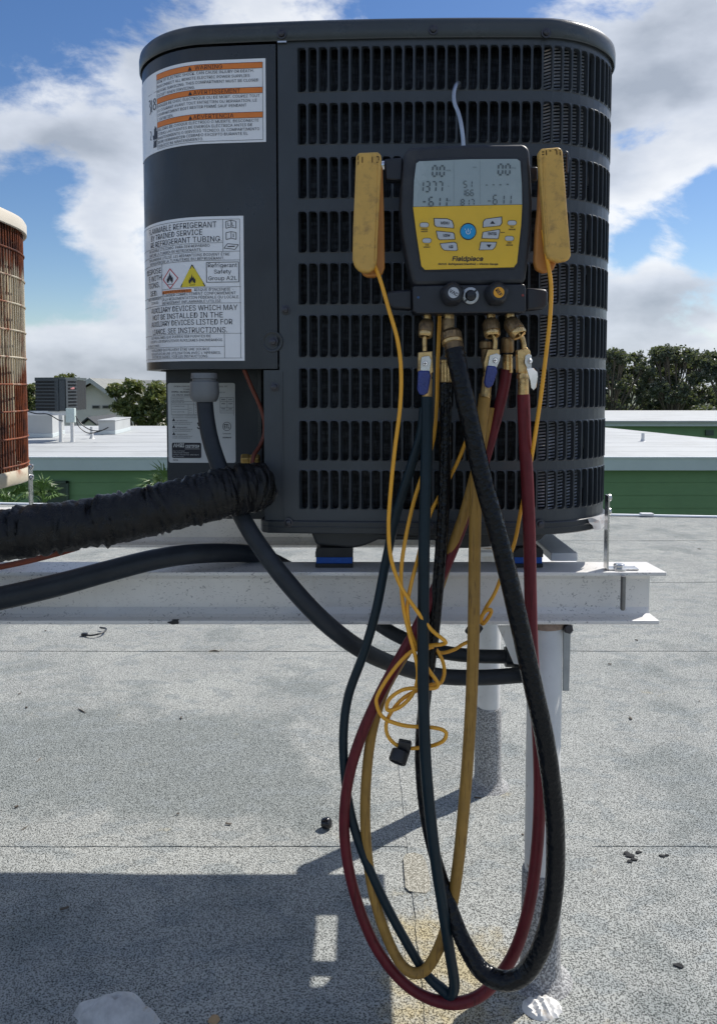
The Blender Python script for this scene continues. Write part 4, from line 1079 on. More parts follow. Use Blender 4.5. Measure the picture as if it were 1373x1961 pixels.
for k in range(28): a = R(k * 360 / 28); b = R((k + 1) * 360 / 28); line(m, F3, 431 + 8.3 * math.cos(a), 817 + 8.3 * math.sin(a), 431 + 8.3 * math.cos(b), 817 + 8.3 * math.sin(b), .9)
T3("ETL", 431, 820.5, 7.5, 11, 'C', bold=True); T3("Intertek", 431, 832, 2.3, 16, 'C'); T3("5003093", 431, 840, 2.6, 17, 'C', bold=True)
poly(m, F3, rrect(320, 849, 379, 879, 3)[::-1]); T3("02/24", 322, 884, 2.4, 10, bold=True)
obj('label_print', m, M_ink, lab3, world=False)
m = MB(); T3("AHRI", 323, 857.5, 7, 22, bold=True, mbx=m); T3("CERTIFIED", 347, 858.5, 5, 29, bold=True, mbx=m)
line(m, f3(.0008), 346, 861, 376, 861, .7)
for y, wd in ((866, 24), (869.5, 32), (873.3, 52), (877, 22)): T3("Unitary Small AC Standard", 322, y, 1.9, wd, mbx=m)
obj('logo_print', m, M_plate, lab3, world=False)
# torn sticker at the lower right of the base pan
m = MB(); M_torn = mat("torn_white_sticker", (.66, .64, .62), .6, 0, .08, 60, dirt=(.42, .30, .22), ds=60, dr=(.55, .7))
pts = [(1119, 993), (1126, 990), (1150, 983), (1159, 979), (1160, 1003), (1150, 1006), (1143, 1013), (1130, 1014), (1127, 1005), (1121, 1000)]
oo = Outline(HA + .0, RC, SAG)
vs = []
for p in pts:
    h = hit(*p)
    if h: vs.append(S3(h[0], h[1], .0066))
cen = sum(vs, Vector()) / len(vs); h = hit(1140, 997); cen = S3(h[0], h[1], .0066)
m.add([cen] + vs, [(0, i + 1, (i + 1) % len(vs) + 1) for i in range(len(vs))]); ts = obj('torn_sticker', m, M_torn, unit, world=False)
m = MB()
for s, px, py, wd in (("ATCO", 1130, 1001, 11), ("Rubber", 1143, 998, 8), ("Products", 1143, 1002, 8)):
    h = hit(px, py); put_text(m, s, lambda a, b: S3(a, b, .0072), h[0], h[1], .0032 if s == "ATCO" else .0014, wd * .0011, 'L')
obj('label_print', m, mat("faded_red_ink", (.35, .14, .10), .6), ts, world=False)

# rubber pads under the unit
for (pa_, pb_, lab) in ((604, 676, 'blue and black rubber pad under the left foot of the dark unit'), (984, 1040, 'blue and black rubber pad under the right foot beside the red hose')):
    a, b = P(pa_, 1088, 1.187).x, P(pb_, 1088, 1.187).x
    t = thing('rubber_pad', lab, 'pad', ((a + b) / 2, 1.215, .667), R(-1.5), 'rubber pads under the dark unit')
    m = MB(); m.bb((a, 1.187, .6675), (b, 1.243, .6735)); obj('rubber_layer', m, M_rub, t, bevel=.001)
    m = MB(); m.bb((a + .001, 1.1885, .6735), (b - .001, 1.2415, .6835)); obj('foam_layer', m, mat("blue_foam", (.015, .085, .36), .7, 0, .15, 80, .2, 300), t, bevel=.001)
    m = MB(); m.prism([(a, 1.187, .6835), (b, 1.187, .6835), (b, 1.187, .694), (b - .004, 1.187, .6985), (a + .007, 1.187, .6985), (a, 1.187, .692)], (0, .056, 0)); obj('rubber_layer', m, M_rub, t, bevel=.001)

# ------------------------------------------------------------------ rusty unit at the left edge
RU = thing('rusty_condenser', 'old cream air conditioner with rusted wire guard at the left edge', 'air conditioner', (-1.0, 1.55, 0), R(-2))
RM = Matrix.LocRotScale(RU.location, RU.rotation_euler, None); RI = RM.inverted()
OR = Outline(.34, .31, .0, .9)
def shift_x(target_px, py):
    for k in range(400):
        hx = -1.2 + k * .002
        M_ = Matrix.LocRotScale(Vector((hx, 1.55, 0)), RU.rotation_euler, None).inverted()
        if hit(target_px, py, OR, M_): return hx
RU.location.x = shift_x(50, 700); RM = Matrix.LocRotScale(RU.location, RU.rotation_euler, None); RI = RM.inverted()
print('rusty x', RU.location.x)
hs0 = hit(46, 700, OR, RI); DS = (RM @ S3(hs0[0], 1, 0, OR)).y; print('rusty silhouette depth', DS)
def zr(py): return P(46, py, DS).z
k = NT("cream_enamel_rust"); z_ = k.sep()[2]
r_ = k.rng(k.noise(14, 8, .7), .50, .60); e_ = k.rng(z_, zr(912), zr(893), 0, 1)
cc = k.mix(r_, (.62, .56, .44), k.mix(k.noise(60, 4), (.45, .12, .02), (.16, .05, .02))); cc = k.mix(e_, (.62, .56, .44), cc)
k.col(cc); k.rough(.5); M_cream_r = k.m
M_cream = mat("cream_enamel", (.70, .64, .53), .4, 0, .05, 8, dirt=(.45, .36, .22), ds=14, dr=(.62, .75))
def rust_mat():
    k = NT("rusted_wire"); z_ = k.sep()[2]
    mid = k.math('MULTIPLY', k.rng(z_, zr(760), zr(690), 0, 1, True), k.rng(z_, zr(480), zr(545), 0, 1, True))
    n_ = k.noise(5, 6, .7, vec=k.mapping((3, 3, 1))); f = k.rng(k.math('SUBTRACT', n_, k.math('MULTIPLY', mid, .24)), .24, .36, 0, 1)
    rr = k.mix(k.rng(k.noise(30, 5, .7), .35, .6), (.045, .012, .009), (.28, .07, .018))
    k.col(k.mix(f, (.58, .53, .42), rr)); k.rough(.75); k.bump(k.noise(300, 4), .4, .001); return k.m
M_rust = rust_mat()
k = NT("old_fins"); fz = k.noise(7, 5, .6, vec=k.mapping((6, 6, .6))); z_ = k.sep()[2]
up = k.rng(z_, zr(560), zr(450), 0, 1, True); dn = k.rng(z_, zr(740), zr(860), 0, 1, True)
dirt_ = k.rng(k.math('ADD', fz, k.math('MULTIPLY', k.math('ADD', up, dn), .22)), .52, .66, 0, 1)
wv = k.rng(k.noise(9, 2, vec=k.mapping((.2, .2, 5))), .55, .62, 0, .5)
k.col(k.mix(dirt_, k.mix(wv, (.42, .37, .25), (.20, .17, .11)), (.07, .032, .02))); k.rough(.8); k.bump(k.noise(400, 2, vec=k.mapping((1, 1, .05))), .6, .002); M_fin = k.m
zt, zb = zr(449), zr(899)
m = MB(); m.grid(lambda u, v: S3(OR.lo + OR.total * u, zb - .01 + (zt + .03 - zb) * v, -.022, OR), 160, 1); obj('coil', m, M_fin, RU, world=False, smooth=60)
m = MB(); q = OR.lo
while q < OR.hi - .004:
    m.tube([S3(q, zb - .005, -.001, OR), S3(q, zt + .02, -.001, OR)], .0016, 5, sub=1); q += .0112
obj('guard_wires', m, M_rust, RU, world=False, smooth=60)['kind'] = 'stuff'
for i in range(9):
    zz = zr(486 + i * 50.0)
    m = MB(); m.tube([S3(OR.lo + OR.total * j / 120, zz, .001, OR) for j in range(121)], .0018, 5, sub=1, cap=False); obj('guard_hoop', m, M_rust, RU, world=False, smooth=60)
def ringshell(ol, prof, mats, name, par):
    m = MB(); n = len(ol.p) - 1; K = len(prof)
    for i in range(n):
        for (o1, z1) in prof: p = ol.p[i] + ol.nrm[i] * o1; m.v.append(Vector((p.x, p.y, z1)))
    for i in range(n):
        j = (i + 1) % n
        for q in range(K - 1): m.f.append([i * K + q, j * K + q, j * K + q + 1, i * K + q + 1]); m.m.append(0)
    m.f.append([i * K + K - 1 for i in range(n)]); m.m.append(0)
    return obj(name, m, mats, par, world=False, smooth=35)
zlt, zlb = zr(418), zr(446)
ringshell(OR, [(-.004, zlb + .004), (.006, zlb), (.008, zlb + .002), (.008, zlt - .008), (.004, zlt - .001), (-.01, zlt)], M_cream, 'lid', RU)
ringshell(OR, [(-.02, zr(921)), (.003, zr(920)), (.006, zr(916)), (.007, zr(900)), (.004, zr(894)), (-.008, zr(895)), (-.012, zr(903))], M_cream_r, 'base_pan', RU)
for (x_, y_) in ((-.25, -.30), (.22, -.30), (.22, .1), (-.25, .1)):
    m = MB(); m.box((x_, y_, (.667 + zr(920)) / 2), (.05, .05, zr(920) - .667)); obj('foot', m, M_rub, RU, world=False, bevel=.003)
# ------------------------------------------------------------------ digital manifold hanging on the louvers
M_body = mat("manifold_black_rubber", (.022, .025, .032), .48, 0, .15, 30, .12, 160, dirt=(.055, .055, .058), ds=18, dr=(.58, .78))
M_blk2 = mat("manifold_block_black", (.017, .019, .026), .38, 0, .15, 40, .08, 160)
M_face = mat("faceplate_yellow", (.82, .50, .03), .35, 0, .06, 20, .05, 100, dirt=(.42, .30, .08), ds=30, dr=(.60, .8))
M_lcd = mat("lcd_grey", (.33, .385, .385), .22, 0, .05, 14, dirt=(.46, .53, .55), ds=9, dr=(.5, .8), coat=.6)
M_seg = mat("lcd_segments", (.10, .125, .135), .4)
M_btn = mat("button_grey", (.50, .52, .55), .45, 0, .05, 60)
M_blue = mat("button_blue", (.01, .30, .62), .4, 0, .05, 60)
M_brass = mat("brass", (.66, .45, .20), .3, .8, .2, 60, .25, 220, dirt=(.16, .11, .07), ds=70, dr=(.50, .68))
M_brassd = mat("tarnished_brass", (.30, .20, .10), .4, .75, .25, 60, .3, 260, dirt=(.07, .05, .04), ds=70, dr=(.48, .66))
M_chrome = mat("chrome", (.78, .78, .78), .12, 1, .05, 40)
M_hblue = mat("handle_blue_vinyl", (.018, .035, .20), .3, 0, .2, 60, coat=.3)
M_clamp = mat("clamp_yellow_plastic", (.66, .39, .09), .45, 0, .12, 18, .15, 120, dirt=(.34, .20, .06), ds=85, dr=(.50, .72))
M_clampo = mat("clamp_orange_inside", (.50, .20, .04), .5, 0, .12, 18, .1, 120)
M_cable = mat("orange_yellow_cable", (.85, .40, .03), .38, 0, .08, 30)
DM = 1.04
man = thing('manifold_gauge', 'black and yellow digital refrigerant gauge with grey screen hanging on the unit', 'gauge', P(895, 560, DM + .03))
def pr(mb_, pts, D, dep, mi=0): mb_.prism([P(x, y, D) for x, y in pts], (0, dep, 0), mi)
def arcpts(cx_, cy_, r, a0, a1, n): return [(cx_ + r * math.cos(R(a0 + (a1 - a0) * i / n)), cy_ + r * math.sin(R(a0 + (a1 - a0) * i / n))) for i in range(n + 1)]
bez = arcpts(793, 299, 19, 180, 262, 5) + [(840, 277.5), (900, 275), (960, 275)] + arcpts(997, 292, 18, 278, 358, 5) + [(1018, 340), (1020, 390), (1018, 445), (1012, 495), (1007, 533), (1004, 542)] + [(794, 546), (789, 536), (780, 500), (770, 450), (766, 400), (768, 350)]
m = MB(); pr(m, bez, DM, .044); obj('housing', m, M_body, man, bevel=.0055, smooth=50, seg=4)
m = MB(); pr(m, [(797, 304), (860, 300), (930, 299), (994, 301), (1000, 306), (1003, 392), (1001, 432), (993, 508), (986, 515), (812, 520), (804, 513), (796, 450), (788, 397), (789, 360)], DM - .0012, .004); obj('screen_rim', m, M_blk2, man, bevel=.001)
fp = [(791, 395.5), (1000, 391), (998, 430), (990, 503), (984, 511), (814, 516), (807, 509), (798, 450)]
m = MB(); pr(m, fp, DM - .0028, .003); obj('faceplate', m, M_face, man, bevel=.0004)
lcd = [(791.3, 395), (793, 345), (797, 312), (803, 308), (900, 304), (990, 303.5), (996, 308), (999, 350), (999.6, 390.5)]
m = MB(); pr(m, lcd, DM - .0025, .003); screen = obj('screen', m, M_lcd, man)
Fg = lambda off: (lambda x, y: P(x, y, DM - .0030 - off))
SEGS = {'0': 'abcdef', '1': 'bc', '3': 'abcdg', '6': 'acdefg', '7': 'abc', '-': 'g', '8': 'abcdefg', '5': 'acdfg', '4': 'bcfg'}
def seg7(mb_, F, ch, x, y, w_, h_, t, slant=.05):
    sg = {'a': (0, 0, 1, 0), 'b': (1, 0, 1, .5), 'c': (1, .5, 1, 1), 'd': (0, 1, 1, 1), 'e': (0, .5, 0, 1), 'f': (0, 0, 0, .5), 'g': (0, .5, 1, .5)}
    for s in SEGS[ch]:
        a = sg[s]; p = Vector((x + a[0] * w_ - (a[1]) * h_ * slant, y + a[1] * h_)); q = Vector((x + a[2] * w_ - a[3] * h_ * slant, y + a[3] * h_))
        d = (q - p).normalized() * t * .55; line(mb_, F, *(p + d), *(q - d), t)
m = MB(); F = Fg(.0004)
def num(s, x, y, w_, h_, t, pit):
    for ch in s:
        if ch != ' ': seg7(m, F, ch, x, y, w_, h_, t)
        x += pit
num('00', 829, 316.5, 8, 20, 3.0, 14); num('00', 955, 313.5, 8, 20, 3.0, 14)
num('1377', 803, 347, 8, 19, 2.5, 12.2); num('-611', 809, 377, 8, 17, 2.5, 13); num('611', 945, 373, 7, 17, 1.9, 13.5)
line(m, F, 934, 384, 940, 384, 1.5)
num('51', 888, 346, 6, 12, 1.5, 10); num('166', 884, 363, 6, 11, 1.5, 8.5); num('817', 883, 381, 6, 11, 1.8, 9.5)
for x_, y_ in ((932, 353.5), (945, 353), (958, 353), (972, 352)): line(m, F, x_ - 2, y_, x_ + 2, y_, 1.6)
for s, x_, y_ in (("PSIG", 855, 326.5), ("PSIG", 980, 322), ("°F", 857, 357.5), ("INHG", 855, 384.5), ("VSAT", 905, 321)): put_text(m, s, lambda a, b: F(a, 2 * y_ - b), x_, y_, 2.6, 8 if len(s) > 2 else 3.5)
for a in ((869, 307, 869, 392), (919, 305, 919, 390)): line(m, Fg(.0003), *a, .35)
obj('digits', m, M_seg, screen)
# buttons
def button(poly_, txt=None, arrow=0, mt=None, tx=0, ty=0, hh=5, wd=None):
    m = MB(); cxx = sum(p[0] for p in poly_) / len(poly_); cyy = sum(p[1] for p in poly_) / len(poly_)
    pr(m, [(cxx + (p[0] - cxx) * 1.09, cyy + (p[1] - cyy) * 1.14) for p in poly_], DM - .0032, .001); rim = obj('button', m, M_blk2, man)
    m = MB(); pr(m, poly_, DM - .0048, .0018); cp = obj('key_cap', m, mt or M_btn, rim, bevel=.0005)
    m = MB(); F = lambda x, y: P(x, y, DM - .0051)
    if txt: put_text(m, txt, lambda a, b: F(a, 2 * (cyy + ty) - b), cxx + tx, cyy + ty, hh, wd, 'C', bold=True)
    if arrow: poly(m, F, [(cxx - 5, cyy + 3 * arrow), (cxx + 5, cyy + 3 * arrow), (cxx, cyy - 3 * arrow)])
    if txt or arrow: obj('button_print', m, M_ink, rim)
button([(832, 418), (856, 418.5), (865, 422), (868, 430), (868, 435.5), (836, 433), (833, 430)], "MENU", tx=1, ty=2, wd=16)
button([(836, 442), (867, 445), (869.5, 448), (870.5, 457), (842, 458), (839, 455)], "VIEW", tx=1, ty=2, wd=14)
button([(843.5, 466), (870, 463.5), (874, 466), (876, 477), (873, 479), (851, 478), (846, 473)], "AIR", tx=1.5, ty=2.5, wd=9)
button([(926, 424), (930, 419), (960, 415), (960.5, 426), (957, 431), (925.5, 434)], arrow=1)
button([(925.5, 444), (956, 439), (956.5, 443), (953.5, 456), (923.5, 455)], "ENTER", ty=2, wd=16)
button([(921.5, 463), (950.5, 463.5), (948, 472), (943, 477), (918.5, 477.5)], arrow=-1)
for x_, y_, a_, b_ in ((812.5, 430, "WIRELESS", "ON/OFF"), (817.5, 460, "TANK", "WEIGHT"), (980.5, 426, "TEST", "PRESSURE"), (975.5, 456, "ZERO", "PRESSURE")):
    button(arcpts(x_ - 4, y_, 4.3, 90, 270, 6) + arcpts(x_ + 4, y_, 4.3, -90, 90, 6))
    m = MB()
    put_text(m, a_, lambda a, b: Fg(.0002)(a, 2 * (y_ + 9.5) - b), x_, y_ + 9.5, 2.4, 13 if len(a_) > 5 else 8, 'C', bold=True); put_text(m, b_, lambda a, b: Fg(.0002)(a, 2 * (y_ + 13.8) - b), x_, y_ + 13.8, 2.4, 13, 'C', bold=True)
    obj('face_print', m, M_ink, man)
button(arcpts(896.5, 442.5, 14.5, 0, 342, 19), mt=M_blue)
m = MB(); F = lambda x, y: P(x, y, DM - .0052)
stroke(m, F, arcpts(896.5, 443.5, 4, -50, 230, 8), 1.1); stroke(m, F, [(896.5, 437), (896.5, 444)], 1.1); stroke(m, F, [(890, 437), (891.5, 439)], 1); stroke(m, F, [(903, 437), (901.5, 439)], 1)
obj('power_mark', m, mat("white_print", (.75, .78, .8), .5), man)
m = MB(); yy = 499; put_text(m, "Fieldpiece", lambda a, b: Fg(.0002)(a, 2 * yy - b), 866, yy, 8.6, 59, 'L', bold=True, shear=.18)
yy2 = 506.6; put_text(m, "SMAN  Refrigerant Manifold + Micron Gauge", lambda a, b: Fg(.0002)(a, 2 * yy2 - b), 839, yy2, 3.4, 115, 'L', bold=True)
put_text(m, "HOLD", lambda a, b: Fg(.0002)(a, 2 * 445.5 - b), 958.5, 445.5, 2, 8, 'L', bold=True)
obj('face_print', m, M_ink, man)
# valve block, knobs and sight glass
m = MB(); pr(m, [(793, 546), (1003, 543), (1007, 548), (1008, 594), (1003, 598), (798, 600), (791, 595), (790, 550)], DM + .001, .040); obj('valve_block', m, M_blk2, man, bevel=.0022, smooth=50)
m = MB(); pr(m, [(742, 557), (790, 553), (790, 592), (752, 590), (743, 580)], DM + .014, .026); obj('side_arm', m, M_blk2, man, bevel=.003, smooth=50)
m = MB(); pr(m, [(1008, 550), (1046, 553), (1050, 560), (1049, 584), (1042, 590), (1008, 594)], DM + .014, .026); obj('side_arm', m, M_blk2, man, bevel=.003, smooth=50)
m = MB(); pr(m, [(736, 303), (772, 300), (770, 345), (738, 343)], DM + .016, .02); obj('upper_arm', m, M_blk2, man, bevel=.002, smooth=50)
m = MB(); pr(m, [(1014, 318), (1030, 318), (1030, 345), (1014, 345)], DM + .018, .018); obj('upper_arm', m, M_blk2, man, bevel=.002, smooth=50)
for x_, y_, c_, tx, rot in ((865, 563.5, M_btn, "VAC", 30), (950, 563, mat("knob_cap_orange", (.80, .36, .02), .4), "REF", 55)):
    c = P(x_, y_, DM)
    m = MB(); m.lathe(c, (0, -1, 0), [(0, .0150), (.010, .0145), (.017, .0120), (.020, .0100)], 30, rfun=lambda k, i: 1 + (.05 if (i // 3) % 2 == 0 and k < 3 else 0)); kb = obj('knob', m, M_body, man, smooth=40)
    m = MB(); m.lathe(c + Vector((0, -.0195, 0)), (0, -1, 0), [(0, .0070), (.0012, .0070)], 24); obj('knob_cap', m, c_, kb, smooth=30)
    m = MB(); ca, sa = math.cos(R(rot)), math.sin(R(rot)); vs, fs = tg(tx, True); k_ = .0042 / CAPH
    xm = (min(v.x for v in vs) + max(v.x for v in vs)) / 2
    m.add([c + Vector((((v.x - xm) * ca + (v.y - CAPH / 2) * sa) * k_, -.0210, ((v.y - CAPH / 2) * ca - (v.x - xm) * sa) * k_)) for v in vs], fs); obj('cap_print', m, M_ink, kb)
c = P(900.5, 566, DM)
m = MB(); m.lathe(c, (0, -1, 0), [(0, .0112), (.0035, .0108), (.004, .0095), (.004, .0074), (.001, .0070)], 32, cap=False); sg = obj('sight_ring', m, mat("sight_ring_grey", (.50, .52, .54), .35, .3), man, smooth=40)
m = MB(); m.lathe(c, (0, -1, 0), [(0, .0069), (.0075, .0060), (.009, .0035)], 26); obj('sight_glass', m, M_blk2, sg, smooth=50)
m = MB(); m.box(c + Vector((.0063, -.0042, .0060)), (.007, .0014, .0022), Matrix.Rotation(R(-42), 3, 'Y')); m.box(c + Vector((-.0066, -.0042, -.0068)), (.006, .0014, .0022), Matrix.Rotation(R(-42), 3, 'Y')); obj('ring_notch', m, M_blk2, sg)
for x_, y_, cc in ((801, 569, (.03, .09, .22)), (1001, 565, (.30, .05, .04))):
    m = MB(); m.lathe(P(x_, y_, DM + .0012), (0, -1, 0), [(0, .0018), (.0006, .0016)], 12); obj('port_dot', m, mat("port_dot", cc, .5), man)
# hook wire into the grille
m = MB(); m.tube([P(887, 280, DM + .03), P(886, 262, DM + .032), P(882.5, 236, DM + .034), P(877, 214, DM + .038), P(870, 196, DM + .042), P(869, 178, DM + .046), P(873, 163, DM + .056), P(877, 158, DM + .072), P(878, 160, DM + .095), P(878, 166, DM + .112)], .0031, 10, sub=6)
obj('hanging_hook', m, mat("dull_steel_hook", (.42, .45, .48), .3, .9, .1, 40), man, smooth=60)

# ------------------------------------------------------------------ clamp thermocouples
def clamp(front, back, slots, D, label, jack=None):
    t = thing('pipe_clamp_probe', label, 'clamp probe', P(front[0][0], front[0][1], D + .02), 0, 'yellow pipe clamp probes on the gauge')
    m = MB(); pr(m, back, D + .017, .014); obj('rear_jaw', m, M_clampo, t, bevel=.003, smooth=50, seg=3)
    m = MB(); pr(m, front, D, .0145); obj('front_jaw', m, M_clamp, t, bevel=.0038, smooth=50, seg=3)
    cx_ = sum(p[0] for p in front) / len(front); cy_ = sum(p[1] for p in front) / len(front)
    for s in slots:
        m = MB()
        for q in s: pass
        pr(m, s, D - .0006, .0008); obj('grip_slot', m, mat("slot_dark", (.08, .04, .012), .8) if 'slot_dark' not in bpy.data.materials else bpy.data.materials['slot_dark'], t)
    return t
def sl(x, y, w_=2.2, h_=9, k=0): return [(x, y), (x + w_, y), (x + w_ + k, y + h_), (x + k, y + h_)]
c1 = clamp([(682, 295), (688, 290.5), (723, 289), (730, 293), (731, 305), (728, 370), (724, 440), (722, 500), (717, 514), (706, 522), (688, 519), (679, 508), (675, 495), (676, 440), (679, 370)],
      [(700, 305), (727, 303), (733, 320), (736, 420), (737, 512), (732, 525), (715, 530), (700, 529), (692, 521), (692, 420)],
      [sl(685, 297, 1.6, 8, -.5), sl(685.5, 309, 1.6, 5, -.5), sl(693, 299.5, 1.8, 11), sl(712, 299, 1.8, 11), sl(721, 298, 4.6, 2), sl(724.5, 299, 1.6, 7), sl(721, 309, 4.6, 1.6), sl(724.5, 311, 1.5, 5)],
      1.032, 'yellow clamp probe hanging left of the gauge')
m = MB(); m.lathe(P(727, 317, 1.075), (1, 0, 0), [(0, .0075), (.0138, .0075), (.0142, .006)], 18); obj('chrome_sleeve', m, M_chrome, c1, smooth=40)
# rail on the front jaw edge
m = MB(); m.tube([P(725, 310, 1.0315), P(723.5, 380, 1.0315), P(721, 450, 1.0315), P(719, 500, 1.0315)], .0011, 6, sub=3); obj('jaw_rail', m, M_clamp, c1, smooth=60)
c2 = clamp([(1032, 291), (1036, 283), (1072, 280), (1078, 287), (1083, 350), (1089, 430), (1094, 488), (1089, 498), (1070, 501), (1050, 495), (1045, 480), (1040, 400), (1035, 340)],
      [(1036, 300), (1058, 300), (1066, 420), (1067, 500), (1060, 517), (1042, 522), (1028, 515), (1024, 500), (1027, 440), (1031, 400)],
      [sl(1038, 289, 4, 1.8), sl(1038, 294, 4, 1.8), sl(1045, 287, 2, 9, .5), sl(1052, 287, 3.5, 1.8), sl(1062, 285, 4, 1.8), sl(1065, 287, 1.8, 8, .6), sl(1070.5, 285, 4, 1.8), sl(1071.5, 289, 1.8, 7, .6)],
      1.022, 'yellow clamp probe leaning on the right side of the gauge')
m = MB(); m.tube([P(1041, 300, 1.0215), P(1043, 380, 1.0215), P(1050, 470, 1.0215)], .0011, 6, sub=3); obj('jaw_rail', m, M_clamp, c2, smooth=60)
m = MB(); m.tube([P(1078, 296, 1.05), P(1084, 291, 1.05), P(1087, 300, 1.05), P(1086, 330, 1.05)], .0022, 8, sub=5); obj('spring_wire', m, M_screw, c2, smooth=60)

# ------------------------------------------------------------------ hoses with their fittings
def hose_mat(name, c, stripe=None, bumpy=.1, rough=.45, dirt=(.1, .1, .1), spiral=0):
    k = NT(name)
    cc = k.mix(k.rng(k.noise(40, 5, .6), .3, .7), tuple(x * .85 for x in c), tuple(min(1, x * 1.15) for x in c))
    if stripe: cc = k.mix(k.rng(k.noise(110, 3, .6, vec=k.mapping((2.6, 2.6, .22))), .56, .68, 0, .75), cc, stripe)
    cc = k.mix(k.rng(k.noise(22, 7, .7), .55, .8, 0, .4), cc, dirt)
    k.col(cc); k.rough(rough); k.b.inputs['Specular IOR Level'].default_value = .27
    k.bump(k.math('ADD', k.noise(90, 4, .6), k.math('MULTIPLY', k.voro(160), .6)), bumpy, .0015); return k.m
M_teal = hose_mat("teal_hose", (.007, .020, .029), rough=.38, dirt=(.02, .032, .038))
M_ochre = hose_mat("ochre_hose", (.36, .205, .05), (.16, .09, .03), rough=.5, dirt=(.2, .13, .06))
M_redh = hose_mat("red_hose", (.135, .016, .022), (.07, .01, .012), rough=.42, dirt=(.17, .05, .05))
M_bkh = hose_mat("black_vacuum_hose", (.004, .005, .007), bumpy=1.0, rough=.20, dirt=(.018, .020, .022))
M_cond = hose_mat("dark_conduit", (.026, .031, .038), bumpy=.3, rough=.42, dirt=(.07, .08, .085))
def Pm(l): return [P(*q) for q in l]
def hose(name, label, cat, pts, r, mt, group, n=14, sub=8, rad=None, root=None):
    t = root or thing(name, label, cat, P(*pts[0]), 0, group)
    m = MB(); m.tube(Pm(pts), r, n, sub=sub, rad=rad); obj('hose_tube' if cat == 'hose' else 'tube', m, mt, t, smooth=60); return t
GH = 'refrigerant hoses hanging from the gauge'
def ferrule(t, px, py0, py1, D, wpx, mt=M_brass, dx=0):
    a, b = P(px, py0, D), P(px + dx, py1, D); r = wpx / 2 * D / 1500; L = (b - a).length
    m = MB(); m.lathe(a, b - a, [(0, r * .85), (.001, r), (L * .12, r), (L * .13, r * .9), (L * .2, r * .9), (L * .21, r * 1.03), (L * .97, r * 1.06), (L, r * .95)], 12); return obj('ferrule', m, mt, t, smooth=35)
def knurl(t, p0, p1, r, mt=M_brassd, lip=True):
    L = (p1 - p0).length
    m = MB(); m.lathe(p0, p1 - p0, [(0, r * .62), (L * .10, r * .85), (L * .28, r), (L * .7, r), (L * .72, r * .9)], 40, rfun=lambda k, i: 1 + (.035 if i % 2 else 0)); kn = obj('knurled_nut', m, mt, t, smooth=25)
    if lip:
        m = MB(); m.lathe(p0, p1 - p0, [(L * .70, r * .95), (L * .76, r * 1.02), (L * .93, r * .98), (L, r * .85), (L * .96, r * .55)], 28, cap=False); obj('nut_lip', m, M_brass, kn, smooth=40)
def stub(t, px, py0, py1, D, wpx, mt=M_brass):
    r = wpx / 2 * D / 1500; a, b = P(px, py0, D), P(px, py1, D); m = MB(); m.lathe(a, b - a, [(0, r), ((b - a).length, r)], 6); obj('hex_stub', m, mt, t, smooth=20, bevel=.0005)
def valve(t, el, body, handle, grip, D, gm, ferr, screw_at, tilt=0):
    m = MB(); m.tube(Pm([(x, y, D) for x, y in el]), .0034, 12, sub=5); obj('elbow', m, M_brass, t, smooth=60)
    m = MB(); pr(m, body, D - .007, .015); obj('valve_body', m, M_brass, t, bevel=.0012, smooth=40)
    m = MB(); pr(m, handle, D - .0115, .0016); hd = obj('handle', m, M_steel, t, bevel=.0004)
    m = MB(); m.lathe(P(*screw_at, D - .0095), (0, -1, 0), [(0, .0036), (.0035, .0036), (.0045, .0028)], 16); obj('handle_screw', m, M_chrome, hd, smooth=40)
    m = MB(); c = P(*screw_at, D - .0143); m.box(c, (.0042, .0004, .0009)); m.box(c, (.0009, .0005, .0042)); obj('screw_cross', m, M_blk, hd)
    if grip:
        m = MB(); pr(m, grip, D - .0145, .0062); obj('grip_sleeve', m, gm, hd, bevel=.0022, smooth=50, seg=3)
    ferrule(t, *ferr)
DF = 1.065
# teal hose
tl = hose('refrigerant_hose', 'dark teal hose from the left valve looping to the lowest point', 'hose',
    [(818, 760, DF), (817, 860, DF - .005), (813, 1000, DF - .015), (811, 1130, DF - .02), (810, 1260, DF - .025), (812, 1380, DF - .03), (818, 1500, DF - .03), (833, 1640, DF - .025), (848, 1740, DF - .02), (862, 1830, DF - .01), (870, 1885, DF), (863, 1906, DF + .008), (846, 1895, DF + .015), (815, 1865, DF + .02), (775, 1800, DF + .02), (735, 1725, DF + .02), (695, 1635, DF + .025), (672, 1560, DF + .03), (660, 1480, DF + .03), (658, 1400, DF + .03), (668, 1330, DF + .03), (697, 1250, DF + .03), (720, 1170, DF + .03), (738, 1080, DF + .04), (760, 980, DF + .035), (785, 900, DF + .025), (806, 830, DF + .02), (812, 780, DF + .02)],
    [.0079] * 8 + [.0078] * 5 + [.0066] * 15, M_teal, GH)
stub(tl, 818, 598, 614, DF, 15); knurl(tl, P(818, 612, DF), P(814, 645, DF - .006), .0098)
valve(tl, [(814.5, 638), (813, 655), (813.5, 672)], [(801, 674), (828, 672), (830, 712), (826, 716), (803, 716), (800, 708)], [(808, 683), (822, 681), (826, 690), (823, 712), (805, 712), (806, 690)], [(801, 709), (823, 709), (825, 720), (820, 752), (812, 757), (803, 755), (799, 745)], DF, M_hblue, (818, 715, 766, DF, 19), (814, 696))
